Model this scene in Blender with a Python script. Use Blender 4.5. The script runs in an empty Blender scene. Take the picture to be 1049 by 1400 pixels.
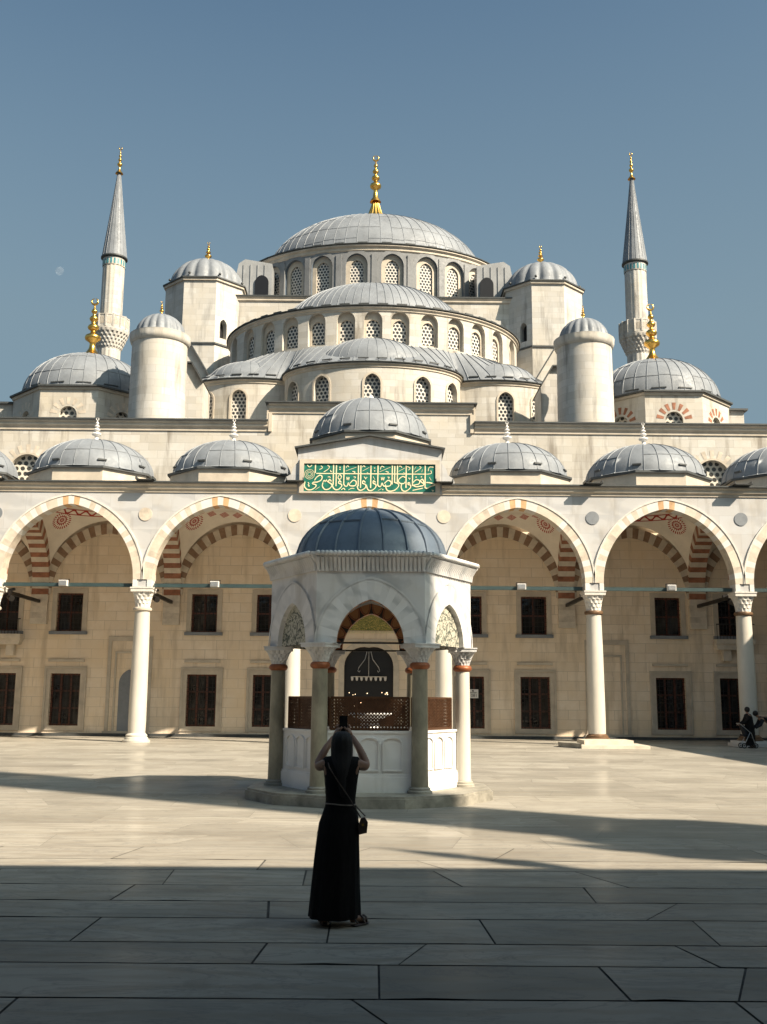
import bpy, bmesh, math, random
from mathutils import Vector, Matrix
from math import sin, cos, pi, sqrt, radians, atan2
random.seed(7)
S = bpy.context.scene
COL = S.collection
PI = pi
AX = -0.33                       # the building's axis of symmetry

# ------------------------------------------------------------------ helpers
class MB:
    """collects faces and links them as ONE mesh object"""
    def __init__(s): s.v=[]; s.f=[]; s.uv=[]; s.m=[]
    def face(s, pts, mi=0, uv=None):
        b=len(s.v); s.v.extend([tuple(p) for p in pts]); s.f.append(tuple(range(b,b+len(pts)))); s.m.append(mi)
        if uv is None:
            n=Vector((0,0,0)); P=[Vector(p) for p in pts]
            for i in range(len(P)):
                a,c=P[i],P[(i+1)%len(P)]
                n+=Vector(((a.y-c.y)*(a.z+c.z),(a.z-c.z)*(a.x+c.x),(a.x-c.x)*(a.y+c.y)))
            ax,ay,az=abs(n.x),abs(n.y),abs(n.z)
            if az>=ax and az>=ay: uv=[(p.x,p.y) for p in P]
            elif ay>=ax: uv=[(p.x,p.z) for p in P]
            else: uv=[(p.y,p.z) for p in P]
        s.uv.append(uv)
    def box(s,x0,x1,y0,y1,z0,z1,mi=0,skip=''):
        A=lambda x,y,z:(x,y,z)
        F={'b':[A(x0,y1,z0),A(x1,y1,z0),A(x1,y0,z0),A(x0,y0,z0)],'t':[A(x0,y0,z1),A(x1,y0,z1),A(x1,y1,z1),A(x0,y1,z1)],
           'f':[A(x0,y0,z0),A(x1,y0,z0),A(x1,y0,z1),A(x0,y0,z1)],'k':[A(x1,y1,z0),A(x0,y1,z0),A(x0,y1,z1),A(x1,y1,z1)],
           'l':[A(x0,y1,z0),A(x0,y0,z0),A(x0,y0,z1),A(x0,y1,z1)],'r':[A(x1,y0,z0),A(x1,y1,z0),A(x1,y1,z1),A(x1,y0,z1)]}
        for k,q in F.items():
            if k not in skip: s.face(q,mi)
    def obox(s,c,u,v,w,mi=0):
        """box with centre c and half-axes u,v,w"""
        c,u,v,w=map(Vector,(c,u,v,w))
        for a,b,d in ((u,v,w),(v,w,u),(w,u,v)):
            for sg in (1,-1):
                q=[c+d*sg+a+b,c+d*sg-a+b,c+d*sg-a-b,c+d*sg+a-b]
                s.face(q if sg>0 else q[::-1],mi)
    def bar(s,p,q,w,h,mi=0,up=(0,0,1)):
        p,q=Vector(p),Vector(q); d=(q-p)/2; n=d.normalized(); side=n.cross(Vector(up))
        if side.length<1e-4: side=Vector((1,0,0))
        side.normalize(); u2=side.cross(n)
        s.obox((p+q)/2,d,side*w/2,u2*h/2,mi)
    def prism(s,poly,z0,z1,mi=0,caps='tb'):
        n=len(poly)
        for i in range(n):
            a,b=poly[i],poly[(i+1)%n]
            L=math.hypot(b[0]-a[0],b[1]-a[1])
            s.face([(a[0],a[1],z0),(b[0],b[1],z0),(b[0],b[1],z1),(a[0],a[1],z1)],mi,[(i*3.1,z0),(i*3.1+L,z0),(i*3.1+L,z1),(i*3.1,z1)])
        if 't' in caps: s.face([(p[0],p[1],z1) for p in poly],mi)
        if 'b' in caps: s.face([(p[0],p[1],z0) for p in poly[::-1]],mi)
    def exz(s,poly,y0,y1,mi=0):
        """polygon in x,z (counter-clockwise seen from -y) pushed from y0 to y1"""
        n=len(poly)
        s.face([(p[0],y0,p[1]) for p in poly],mi); s.face([(p[0],y1,p[1]) for p in poly[::-1]],mi)
        for i in range(n):
            a,b=poly[i],poly[(i+1)%n]
            s.face([(b[0],y0,b[1]),(a[0],y0,a[1]),(a[0],y1,a[1]),(b[0],y1,b[1])],mi)
    def lathe(s,prof,c=(0,0),n=48,a0=0,a1=2*PI,mod=None,sx=1,sy=1,mi=0):
        prev=None
        for k,(r,z) in enumerate(prof):
            ring=[]
            for i in range(n+1):
                a=a0+(a1-a0)*i/n
                rr=r*(mod(a,k,z) if mod else 1)
                ring.append(((c[0]+rr*sx*cos(a),c[1]+rr*sy*sin(a),z),(a*max(r,.3),z)))
            if prev:
                for i in range(n):
                    q=[prev[i],prev[i+1],ring[i+1],ring[i]]
                    if Vector(q[0][0])==Vector(q[1][0]): q=q[1:]
                    elif Vector(q[2][0])==Vector(q[3][0]): q=q[:3]
                    R=max(prof[k-1][0],prof[k][0],.3)
                    uv=[]
                    for j,qq in enumerate(q): uv.append((qq[1][0]/max(1e-6,(max(prof[k-1][0],.3) if qq in prev else max(prof[k][0],.3)))*R,qq[0][2]))
                    s.face([x[0] for x in q],mi,uv)
            prev=ring
    def tube(s,pts,rad,n=10,mi=0,flat=1.0):
        P=[Vector(p) for p in pts]; m=len(P)
        if not isinstance(rad,(list,tuple)): rad=[rad]*m
        rings=[]; ref=Vector((0.13,0.21,1)).normalized()
        for i in range(m):
            t=(P[min(i+1,m-1)]-P[max(i-1,0)])
            t.normalize()
            a=t.cross(ref)
            if a.length<.05: a=t.cross(Vector((1,0,0)))
            a.normalize(); b=t.cross(a)
            rings.append([P[i]+(a*cos(2*PI*j/n)+b*sin(2*PI*j/n)*flat)*rad[i] for j in range(n)])
        for i in range(m-1):
            for j in range(n):
                s.face([rings[i][j],rings[i][(j+1)%n],rings[i+1][(j+1)%n],rings[i+1][j]][::-1],mi)
        s.face(rings[0],mi); s.face(rings[-1][::-1],mi)
    def ball(s,c,r,mi=0,n=16,sc=(1,1,1)):
        for i in range(n//2):
            for j in range(n):
                def P(a,b):
                    t=PI*a/(n//2); p=2*PI*b/n
                    return (c[0]+r*sc[0]*sin(t)*cos(p),c[1]+r*sc[1]*sin(t)*sin(p),c[2]+r*sc[2]*cos(t))
                q=[P(i,j),P(i+1,j),P(i+1,j+1),P(i,j+1)]
                if i==0: q=[q[0],q[1],q[2]]
                elif i==n//2-1: q=[q[0],q[1],q[3]]
                s.face(q,mi)
    def build(s,name,mats,parent=None,smooth=None,merge=True):
        me=bpy.data.meshes.new(name)
        me.from_pydata(s.v,[],s.f)
        if not isinstance(mats,(list,tuple)): mats=[mats]
        for m in mats: me.materials.append(m)
        me.polygons.foreach_set('material_index',s.m)
        ul=me.uv_layers.new(name='UVMap')
        flat=[c for u in s.uv for p in u for c in p]
        ul.data.foreach_set('uv',flat)
        if merge:
            bm=bmesh.new(); bm.from_mesh(me); bmesh.ops.remove_doubles(bm,verts=bm.verts,dist=2e-4); bm.to_mesh(me); bm.free()
        if smooth is not None:
            me.polygons.foreach_set('use_smooth',[True]*len(me.polygons))
            me.set_sharp_from_angle(angle=radians(smooth))
        me.update()
        o=bpy.data.objects.new(name,me); COL.objects.link(o)
        if parent is not None: attach(o,parent)
        return o

ROOTLOC={}
def attach(o,parent):
    o.parent=parent
    if parent.name in ROOTLOC: o.matrix_parent_inverse=Matrix.Translation(-Vector(ROOTLOC[parent.name]))
def tag(o,label=None,cat=None,group=None,kind=None):
    if label: o['label']=label
    if cat: o['category']=cat
    if group: o['group']=group
    if kind: o['kind']=kind
    return o
def thing(name,label,cat,loc,group=None):
    o=bpy.data.objects.new(name,None); COL.objects.link(o); o.location=loc; o.empty_display_size=.2
    ROOTLOC[o.name]=tuple(loc)
    return tag(o,label,cat,group)
def copy_tree(o,parent=None):
    c=o.copy(); COL.objects.link(c)
    if parent is not None:
        mpi=o.matrix_parent_inverse.copy(); c.parent=parent; c.matrix_parent_inverse=mpi
    for ch in list(o.children): copy_tree(ch,c)
    return c

# ------------------------------------------------------------------ materials
class NT:
    def __init__(s,name):
        m=bpy.data.materials.new(name); m.use_nodes=True; s.m=m; s.t=m.node_tree
        s.b=s.t.nodes['Principled BSDF']
    def n(s,typ,**kw):
        x=s.t.nodes.new(typ)
        for k,v in kw.items():
            if k in x.inputs.keys() and not hasattr(x,k): x.inputs[k].default_value=v
            else: setattr(x,k,v)
        return x
    def l(s,a,b): s.t.links.new(a,b)
    def math(s,op,a,b=None,c=None):
        x=s.t.nodes.new('ShaderNodeMath'); x.operation=op
        for i,v in enumerate((a,b,c)):
            if v is None: continue
            if hasattr(v,'is_output') or isinstance(v,bpy.types.NodeSocket): s.l(v,x.inputs[i])
            else: x.inputs[i].default_value=v
        return x.outputs[0]
    def mix(s,fac,a,b,mode='MIX'):
        x=s.t.nodes.new('ShaderNodeMix'); x.data_type='RGBA'; x.blend_type=mode
        for sock,v in ((x.inputs[0],fac),(x.inputs[6],a),(x.inputs[7],b)):
            if isinstance(v,bpy.types.NodeSocket): s.l(v,sock)
            elif isinstance(v,(int,float)): sock.default_value=v
            else: sock.default_value=(*v,1)
        return x.outputs[2]
    def noise(s,vec,scale,detail=4,rough=.55,dist=0):
        x=s.t.nodes.new('ShaderNodeTexNoise'); x.inputs['Scale'].default_value=scale; x.inputs['Detail'].default_value=detail
        x.inputs['Roughness'].default_value=rough; x.inputs['Distortion'].default_value=dist
        if vec is not None: s.l(vec,x.inputs['Vector'])
        return x.outputs['Fac']
    def ramp(s,fac,lo,hi,a=0,b=1):
        x=s.t.nodes.new('ShaderNodeMapRange'); x.inputs[1].default_value=lo; x.inputs[2].default_value=hi
        x.inputs[3].default_value=a; x.inputs[4].default_value=b; s.l(fac,x.inputs[0]); return x.outputs[0]
    def mapped(s,vec,scale):
        x=s.t.nodes.new('ShaderNodeMapping'); x.inputs['Scale'].default_value=scale; s.l(vec,x.inputs['Vector']); return x.outputs[0]
    def coord(s,k='Object'):
        x=s.t.nodes.new('ShaderNodeTexCoord'); return x.outputs[k]
    def bump(s,h,strength=.3,dist=.02):
        x=s.t.nodes.new('ShaderNodeBump'); x.inputs['Strength'].default_value=strength; x.inputs['Distance'].default_value=dist
        s.l(h,x.inputs['Height']); s.l(x.outputs[0],s.b.inputs['Normal'])
    def base(s,c):
        if isinstance(c,bpy.types.NodeSocket): s.l(c,s.b.inputs['Base Color'])
        else: s.b.inputs['Base Color'].default_value=(*c,1)
    def rough(s,r,metal=0):
        if isinstance(r,bpy.types.NodeSocket): s.l(r,s.b.inputs['Roughness'])
        else: s.b.inputs['Roughness'].default_value=r
        s.b.inputs['Metallic'].default_value=metal

def stone_mat(name,c,c2,stain,course=(.95,.42),mortar=.007,stain_amt=.5,var=1.0,streak=True,rough=.75,bump=.35,mcol=.55):
    t=NT(name); uv=t.coord('UV'); ob=t.coord('Object')
    br=t.n('ShaderNodeTexBrick'); br.offset=.5; br.squash=1
    t.l(uv,br.inputs['Vector']); br.inputs['Scale'].default_value=1
    br.inputs['Brick Width'].default_value=course[0]; br.inputs['Row Height'].default_value=course[1]
    br.inputs['Mortar Size'].default_value=mortar; br.inputs['Mortar Smooth'].default_value=.3
    br.inputs['Color1'].default_value=(*c,1); br.inputs['Color2'].default_value=(*c2,1)
    br.inputs['Mortar'].default_value=(c[0]*mcol,c[1]*mcol,c[2]*mcol*.95,1)
    n1=t.noise(ob,.35,5,.6); n2=t.noise(ob,2.2,6,.65); n3=t.noise(t.mapped(ob,(1.1,1.1,.16)),1.6,5,.6)
    col=t.mix(t.ramp(n2,.35,.7,0,.30*var),br.outputs['Color'],(c[0]*.82,c[1]*.76,c[2]*.66))
    col=t.mix(t.ramp(n1,.45,.72,0,.45*var),col,(c[0]*.92,c[1]*.84,c[2]*.70))
    if streak: col=t.mix(t.ramp(n3,.53,.72,0,stain_amt),col,stain)
    fine=t.noise(ob,9,6,.7)
    col=t.mix(t.ramp(fine,.6,.8,0,.18),col,(c[0]*.55,c[1]*.5,c[2]*.45))
    t.base(col); t.rough(rough)
    h=t.math('ADD',t.math('MULTIPLY',br.outputs['Fac'],-.7),t.math('MULTIPLY',n2,.5)); h=t.math('ADD',h,t.math('MULTIPLY',fine,.35))
    t.bump(h,bump,.03)
    return t.m
def plain(name,c,rough=.6,metal=0,var=.2,scale=3,bump=.1,coords='Object',stretch=None,spec=None):
    t=NT(name); ob=t.coord(coords)
    if stretch: ob=t.mapped(ob,stretch)
    n=t.noise(ob,scale,6,.62); n2=t.noise(ob,scale*5.3,4,.6)
    col=t.mix(t.ramp(n,.32,.7,0,1),tuple(x*(1+var*.5) for x in c),tuple(x*(1-var) for x in c))
    col=t.mix(t.ramp(n2,.55,.8,0,var),col,tuple(x*.6 for x in c))
    t.base(col); t.rough(t.ramp(n2,.3,.7,rough*.85,min(1,rough*1.15)),metal)
    if bump: t.bump(t.math('ADD',n,t.math('MULTIPLY',n2,.4)),bump,.02)
    if spec is not None: t.b.inputs['Specular IOR Level'].default_value=spec
    return t.m
def marble_mat(name,c,vein,vs=(.35,.35,.9),amt=.5,rough=.5,slab=(1.9,.85),mortar=.004):
    t=NT(name); uv=t.coord('UV'); ob=t.coord('Object')
    br=t.n('ShaderNodeTexBrick'); t.l(uv,br.inputs['Vector']); br.inputs['Scale'].default_value=1
    br.inputs['Brick Width'].default_value=slab[0]; br.inputs['Row Height'].default_value=slab[1]; br.inputs['Mortar Size'].default_value=mortar
    br.inputs['Color1'].default_value=(*c,1); br.inputs['Color2'].default_value=(c[0]*.93,c[1]*.91,c[2]*.88,1)
    br.inputs['Mortar'].default_value=(c[0]*.6,c[1]*.58,c[2]*.55,1)
    shift=t.n('ShaderNodeVectorMath',operation='MULTIPLY_ADD'); t.l(br.outputs['Color'],shift.inputs[0]); shift.inputs[1].default_value=(40,40,40); t.l(t.mapped(ob,vs),shift.inputs[2])
    w=t.n('ShaderNodeTexWave'); w.wave_type='BANDS'; w.bands_direction='DIAGONAL'
    t.l(shift.outputs[0],w.inputs['Vector']); w.inputs['Scale'].default_value=.55; w.inputs['Distortion'].default_value=9; w.inputs['Detail'].default_value=4; w.inputs['Detail Scale'].default_value=1.3
    n=t.noise(ob,.8,5,.6); n2=t.noise(t.mapped(ob,(1.2,1.2,.2)),1.8,5,.6)
    col=t.mix(t.ramp(w.outputs['Fac'],.55,1,0,amt),br.outputs['Color'],vein)
    col=t.mix(t.ramp(n,.5,.75,0,.45),col,(c[0]*.85,c[1]*.74,c[2]*.6))
    col=t.mix(t.ramp(n2,.54,.74,0,.55),col,(c[0]*.55,c[1]*.5,c[2]*.43))
    t.base(col); t.rough(rough)
    t.bump(t.math('ADD',t.math('MULTIPLY',br.outputs['Fac'],-.6),t.math('MULTIPLY',n2,.3)),.25,.02)
    return t.m

M={}
M['hall']=stone_mat('hall_limestone',(.545,.53,.50),(.415,.395,.36),(.19,.165,.135),stain_amt=.85,var=1.4)
M['shade']=stone_mat('porch_wall_limestone',(.82,.71,.58),(.73,.62,.49),(.46,.37,.265),course=(1.15,.48),stain_amt=.7,mcol=.5,mortar=.010,bump=.35,var=1.8)  # hall stone lightened for the shaded porch; bounce light put into the colour
M['tower']=stone_mat('tower_limestone',(.55,.54,.52),(.43,.418,.395),(.19,.18,.165),stain_amt=.85,var=1.4)
M['arcade']=marble_mat('arcade_marble',(.49,.495,.505),(.335,.34,.355))
M['trim']=plain('moulding_stone',(.50,.44,.36),.7,var=.22,scale=1.4)
M['column']=plain('column_marble',(.54,.51,.45),.45,var=.14,scale=1.1,stretch=(1,1,.4),bump=.06)
M['capital']=plain('capital_marble',(.62,.59,.545),.55,var=.18,scale=5)
M['white']=plain('white_stone',(.70,.68,.65),.5,var=.1,scale=4)
def lead_mat(name,c,rough=.42,metal=.35):
    t=NT(name); ob=t.coord('Object')
    n=t.noise(ob,.9,6,.65); n2=t.noise(ob,5,6,.65); n3=t.noise(t.mapped(ob,(2.5,2.5,.5)),1.5,5,.65)
    col=t.mix(t.ramp(n,.35,.68),tuple(x*1.12 for x in c),tuple(x*.8 for x in c))
    col=t.mix(t.ramp(n3,.52,.75,0,.55),col,(c[0]*1.28,c[1]*1.24,c[2]*1.18))
    col=t.mix(t.ramp(n2,.55,.78,0,.4),col,tuple(x*.62 for x in c))
    t.base(col); t.rough(t.ramp(n2,.3,.7,rough*.8,rough*1.3),metal); t.bump(t.math('ADD',n2,t.math('MULTIPLY',n,.8)),.25,.03)
    return t.m
M['lead']=lead_mat('lead_sheet',(.19,.208,.232),.6,.05)
M['lead_blue']=lead_mat('blue_grey_lead',(.105,.135,.175),.45,.2)
M['leadwall']=lead_mat('weathered_lead_cladding',(.19,.197,.205),.6,.05)
M['edge']=plain('dark_lead_edge',(.055,.06,.062),.55,var=.3,scale=4)
M['leadlit']=lead_mat('sunlit_lead_cladding',(.27,.28,.29),.6,.05)  # lighter copy of the lead; sunlight put into the colour
M['gold']=plain('gilded_copper',(.86,.52,.13),.26,1.0,var=.18,scale=6,bump=.05)
M['vcream']=plain('cream_voussoir',(.585,.52,.43),.7,var=.2,scale=2.5)
M['vwhite']=plain('pale_voussoir',(.62,.61,.585),.6,var=.14,scale=2.5)
M['vtan']=plain('tan_voussoir',(.55,.48,.395),.7,var=.32,scale=2.0)
M['vorange']=plain('orange_voussoir',(.58,.36,.19),.7,var=.35,scale=3)
M['vred']=plain('red_painted_stone',(.30,.125,.07),.75,var=.45,scale=2.6)
M['vbrown']=plain('brown_painted_stone',(.27,.175,.115),.75,var=.3,scale=2.4)
M['plaster']=plain('vault_plaster',(.80,.73,.63),.8,var=.12,scale=1.2)
M['wood']=plain('dark_red_wood',(.105,.03,.014),.45,var=.35,scale=5,stretch=(3,3,.5))
M['iron']=plain('black_iron',(.018,.016,.015),.5,.3,var=.3,scale=8)
M['green']=plain('green_painted_iron',(.035,.062,.065),.5,.2,var=.25,scale=3)
M['fmarble']=marble_mat('weathered_grey_marble',(.58,.585,.595),(.31,.325,.345),vs=(1.3,1.3,1.6),amt=.6,rough=.55,slab=(5,5),mortar=0)
M['fmarble2']=marble_mat('weathered_grey_voussoir',(.63,.635,.645),(.42,.435,.455),vs=(1.3,1.3,1.6),amt=.5,rough=.55,slab=(5,5),mortar=0)
M['fpanel']=marble_mat('white_basin_marble',(.76,.765,.77),(.50,.51,.52),vs=(1,1,1),amt=.35,rough=.4,slab=(5,5),mortar=0)
M['granite']=plain('green_granite',(.26,.24,.18),.45,var=.42,scale=2.2,bump=.12,stretch=(1.6,1.6,.7))
M['rustring']=plain('orange_copper_ring',(.27,.085,.03),.5,.25,var=.4,scale=9)
M['brownring']=plain('brown_bronze_ring',(.17,.10,.055),.5,.3,var=.4,scale=9)
M['bronze']=plain('bronze_lattice',(.105,.05,.026),.42,.5,var=.3,scale=7)
M['plinth']=plain('mossy_plinth_stone',(.30,.28,.235),.6,var=.5,scale=2.6,bump=.25)
M['black']=plain('black_fabric',(.009,.0085,.009),.85,var=.4,scale=14,bump=.2,stretch=(5,5,.6),spec=.2)
M['skin']=plain('skin',(.30,.165,.105),.5,var=.12,scale=9,bump=.03)
M['hair']=plain('dark_brown_hair',(.008,.0055,.0045),.7,var=.6,scale=30,bump=.35,stretch=(6,6,.25))
M['leather']=plain('brown_leather',(.075,.05,.04),.45,var=.25,scale=18)
M['cord']=plain('pale_belt_cord',(.30,.25,.21),.6,var=.3,scale=30)
M['phone']=plain('phone_plastic',(.012,.012,.013),.25,var=.2,scale=9,bump=0)
M['cloth2']=plain('navy_fabric',(.012,.014,.02),.85,var=.4,scale=10,bump=.15)
M['metalpale']=plain('pale_metal',(.55,.55,.55),.35,.8,var=.15,scale=9,bump=0)
M['tilegreen']=plain('green_tile',(.012,.15,.105),.42,var=.45,scale=5,bump=.04)
M['letter']=plain('cream_lettering',(.74,.66,.43),.5,var=.2,scale=7)
M['signwhite']=plain('white_board',(.68,.67,.66),.5,var=.06,scale=6,bump=0)
M['ink']=plain('dark_ink',(.03,.03,.035),.6,var=.1,bump=0)
M['bluetile']=plain('turquoise_tile',(.06,.24,.28),.35,var=.4,scale=8)
t=NT('dark_glass'); ob=t.coord(); n=t.noise(ob,1.3,3); oi=t.n('ShaderNodeObjectInfo'); t.base(t.mix(t.math('MULTIPLY',t.ramp(n,.35,.7),oi.outputs['Random']),(.010,.009,.009),(.085,.08,.072))); t.rough(.08); t.bump(t.noise(ob,2.6,3),.25,.05); M['glass']=t.m  # pale patches in the colour stand in for reflections
t=NT('unlit_opening'); t.base((.006,.006,.008)); t.rough(.4); M['dark']=t.m  # near-black colour standing for the unlit depth behind openings
t=NT('warm_lamp'); t.base((1,.8,.5)); t.b.inputs['Emission Color'].default_value=(1,.72,.42,1); t.b.inputs['Emission Strength'].default_value=1.6; M['lamp']=t.m
# pierced plaster window lattice: round holes on a triangular net, in metres of the window's own UV
def lattice(name,pitch,hole,frame,dark):
    t=NT(name); uv=t.coord('UV'); sp=t.n('ShaderNodeSeparateXYZ'); t.l(uv,sp.inputs[0])
    def cell(ox,oy):
        fx=t.math('SUBTRACT',t.math('FRACT',t.math('ADD',t.math('DIVIDE',sp.outputs[0],pitch),ox+40)),.5)
        fy=t.math('MULTIPLY',t.math('SUBTRACT',t.math('FRACT',t.math('ADD',t.math('DIVIDE',sp.outputs[1],pitch*1.732),oy+40)),.5),1.732)
        return t.math('SQRT',t.math('ADD',t.math('MULTIPLY',fx,fx),t.math('MULTIPLY',fy,fy)))
    d=t.math('MINIMUM',cell(0,0),cell(.5,.5))
    k=t.ramp(d,hole-.03,hole+.03)
    n=t.noise(t.coord(),3,4)
    t.base(t.mix(k,dark,t.mix(n,frame,tuple(x*.8 for x in frame)))); t.rough(t.ramp(k,0,1,.25,.7))
    t.bump(k,.6,.05)
    return t.m
M['lattice']=lattice('pierced_lattice',.27,.36,(.64,.61,.56),(.035,.04,.045))
M['lattice2']=lattice('pierced_lattice_wide',.33,.35,(.66,.61,.53),(.05,.05,.045))
def painted(name,kind):
    t=NT(name); uv=t.coord('UV'); sp=t.n('ShaderNodeSeparateXYZ'); t.l(uv,sp.inputs[0]); u,v=sp.outputs[0],sp.outputs[1]
    bg=(.80,.73,.63); red=(.36,.03,.015)
    if kind=='medal':           # u,v in -1..1
        r=t.math('SQRT',t.math('ADD',t.math('MULTIPLY',u,u),t.math('MULTIPLY',v,v)))
        a=t.math('ARCTAN2',v,u)
        rays=t.math('MULTIPLY',t.math('GREATER_THAN',t.math('SINE',t.math('MULTIPLY',a,24)),-.1),t.math('GREATER_THAN',r,.74))
        petal=t.math('SINE',t.math('ADD',t.math('MULTIPLY',a,8),t.math('MULTIPLY',r,9)))
        p2=t.math('SINE',t.math('SUBTRACT',t.math('MULTIPLY',a,8),t.math('MULTIPLY',r,11)))
        core=t.math('MULTIPLY',t.math('LESS_THAN',t.math('MULTIPLY',petal,p2),.06),t.math('LESS_THAN',r,.68))
        k=t.math('MINIMUM',t.math('ADD',rays,core),1)
        t.base(t.mix(k,bg,red))
    elif kind=='scroll':        # running wave band, u in metres, v 0..1
        s1=t.math('SINE',t.math('MULTIPLY',u,11)); w=t.math('ABSOLUTE',t.math('SUBTRACT',t.math('MULTIPLY',s1,.33),t.math('SUBTRACT',v,.5)))
        l2=t.math('LESS_THAN',t.math('ABSOLUTE',t.math('SUBTRACT',t.math('ABSOLUTE',t.math('SUBTRACT',v,.5)),.42)),.07)
        k=t.math('MINIMUM',t.math('ADD',t.math('LESS_THAN',w,.17),l2),1)
        t.base(t.mix(k,bg,red))
    elif kind=='chain':
        fx=t.math('ABSOLUTE',t.math('SUBTRACT',t.math('FRACT',t.math('DIVIDE',u,.62)),.5)); fy=t.math('ABSOLUTE',t.math('SUBTRACT',v,.5))
        d=t.math('ADD',fx,t.math('MULTIPLY',fy,.8))
        k=t.math('MULTIPLY',t.math('LESS_THAN',d,.42),t.math('GREATER_THAN',t.math('SINE',t.math('MULTIPLY',d,75)),-.45))
        t.base(t.mix(k,bg,red))
    elif kind=='tulip':         # brown and black painted soffit
        fx=t.math('SUBTRACT',t.math('FRACT',t.math('DIVIDE',u,.235)),.5); fy=t.math('SUBTRACT',v,.5)
        d=t.math('SQRT',t.math('ADD',t.math('MULTIPLY',t.math('MULTIPLY',fx,fx),1.4),t.math('MULTIPLY',fy,fy)))
        k=t.math('LESS_THAN',d,.42); k2=t.math('LESS_THAN',t.math('ABSOLUTE',t.math('SUBTRACT',d,.5)),.045)
        c=t.mix(k,(.02,.016,.013),(.33,.15,.06)); t.base(t.mix(k2,c,(.30,.10,.04)))
    elif kind=='floral':
        n=t.noise(uv,2.7,1,.4,2.2); n2=t.noise(uv,6.5,1,.4,1.5)
        k=t.math('MINIMUM',t.ramp(t.math('ABSOLUTE',t.math('SUBTRACT',n,.5)),.012,.035),t.ramp(t.math('ABSOLUTE',t.math('SUBTRACT',n2,.44)),.02,.05))
        t.base(t.mix(k,(.075,.085,.07),(.40,.385,.315))); t.bump(k,.5,.02)
    elif kind=='gilt':          # gold script on green ground
        n=t.noise(t.mapped(uv,(2.6,5.5,1)),2.6,2,.5,1.6)
        k=t.ramp(t.math('ABSOLUTE',t.math('SUBTRACT',n,.5)),.02,.055)
        t.base(t.mix(k,(.50,.40,.12),(.10,.12,.03)))
    t.rough(.7); return t.m
for k in ('medal','scroll','chain','tulip','floral','gilt'): M[k]=painted('painted_'+k,k)
# worn marble paving: per-slab tint, long stretched veins, polished patches
t=NT('worn_paving'); ob=t.coord()
at=t.n('ShaderNodeAttribute'); at.attribute_name='tint'
sep=t.n('ShaderNodeSeparateColor'); t.l(at.outputs['Color'],sep.inputs[0])
off=t.n('ShaderNodeVectorMath',operation='MULTIPLY_ADD'); t.l(at.outputs['Color'],off.inputs[0]); off.inputs[1].default_value=(9,9,0); t.l(t.mapped(ob,(.45,1.0,1)),off.inputs[2])
v1=t.noise(off.outputs[0],1.5,7,.62,1.2); v2=t.noise(t.mapped(ob,(.6,1.5,1)),.55,5,.6,.6); v3=t.noise(ob,.28,4,.55)
wv=t.n('ShaderNodeTexWave'); wv.wave_type='BANDS'; wv.bands_direction='Y'; t.l(off.outputs[0],wv.inputs['Vector']); wv.inputs['Scale'].default_value=.9; wv.inputs['Distortion'].default_value=12; wv.inputs['Detail'].default_value=4; wv.inputs['Detail Scale'].default_value=.9
c=t.mix(t.ramp(sep.outputs[0],0,1),(.258,.241,.206),(.375,.352,.303))
c=t.mix(t.ramp(v1,.42,.68,0,.6),c,(.215,.195,.165))
c=t.mix(t.ramp(wv.outputs['Fac'],.62,1,0,.42),c,(.25,.215,.17))
c=t.mix(t.ramp(v2,.5,.72,0,.5),c,(.405,.378,.325))
c=t.mix(t.ramp(v3,.5,.7,0,.35),c,(.30,.28,.245))
sp1=t.noise(ob,1.3,8,.72,.4); c=t.mix(t.ramp(sp1,.56,.68,0,.45),c,(.20,.185,.16))
vn=t.noise(t.mapped(off.outputs[0],(1.2,1.6,1)),1.1,6,.6,1.8); c=t.mix(t.ramp(t.math('ABSOLUTE',t.math('SUBTRACT',vn,.5)),.0,.022,.5,0),c,(.20,.19,.18))
sp2=t.noise(ob,22,3,.6); c=t.mix(t.ramp(sp2,.66,.74,0,.4),c,(.17,.155,.13))
t.base(c)
rr=t.math('ADD',t.ramp(v3,.35,.68,.13,.30),t.math('MULTIPLY',sep.outputs[1],.08)); t.rough(rr)
fine=t.noise(ob,7,5,.6)
t.bump(t.math('ADD',t.math('MULTIPLY',v1,.7),t.math('MULTIPLY',fine,.25)),.10,.02)
t.l(t.ramp(v3,.36,.56,.0025,0.0),t.b.inputs['Specular IOR Level'])
M['floor']=t.m
M['courtdark']=plain('low_bounce_dark',(.13,.125,.125),.8,var=.2,scale=1.5)  # unseen arcades coloured dark so they bounce less light into the court
M['ground']=plain('dirt_joint',(.065,.06,.055),.9,var=.3,scale=2)

# ------------------------------------------------------------------ walls with openings
class Path:
    def __init__(s,pts):
        s.p=[Vector((a,b)) for a,b in pts]; s.s=[0]
        for i in range(1,len(s.p)): s.s.append(s.s[-1]+(s.p[i]-s.p[i-1]).length)
        s.L=s.s[-1]
    def seg(s,u):
        u=min(max(u,0),s.L); lo,hi=0,len(s.s)-1
        while hi-lo>1:
            m=(lo+hi)//2
            if s.s[m]<=u: lo=m
            else: hi=m
        return lo,(u-s.s[lo])/max(1e-9,s.s[lo+1]-s.s[lo])
    def nrm(s,i):
        i=min(max(i,0),len(s.p)-1)
        a=s.p[max(i-1,0)]; b=s.p[min(i+1,len(s.p)-1)]; d=(b-a).normalized(); return Vector((-d.y,d.x))   # inward: left of travel
    def at(s,u,d=0,z=0):
        i,f=s.seg(u); p=s.p[i].lerp(s.p[i+1],f); n=s.nrm(i).lerp(s.nrm(i+1),f); n.normalize()
        q=p+n*d; return (q.x,q.y,z)
    def near(s,x,y):
        return min(((Vector((x,y))-p).length,u) for p,u in zip(s.p,s.s))[1]
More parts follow.
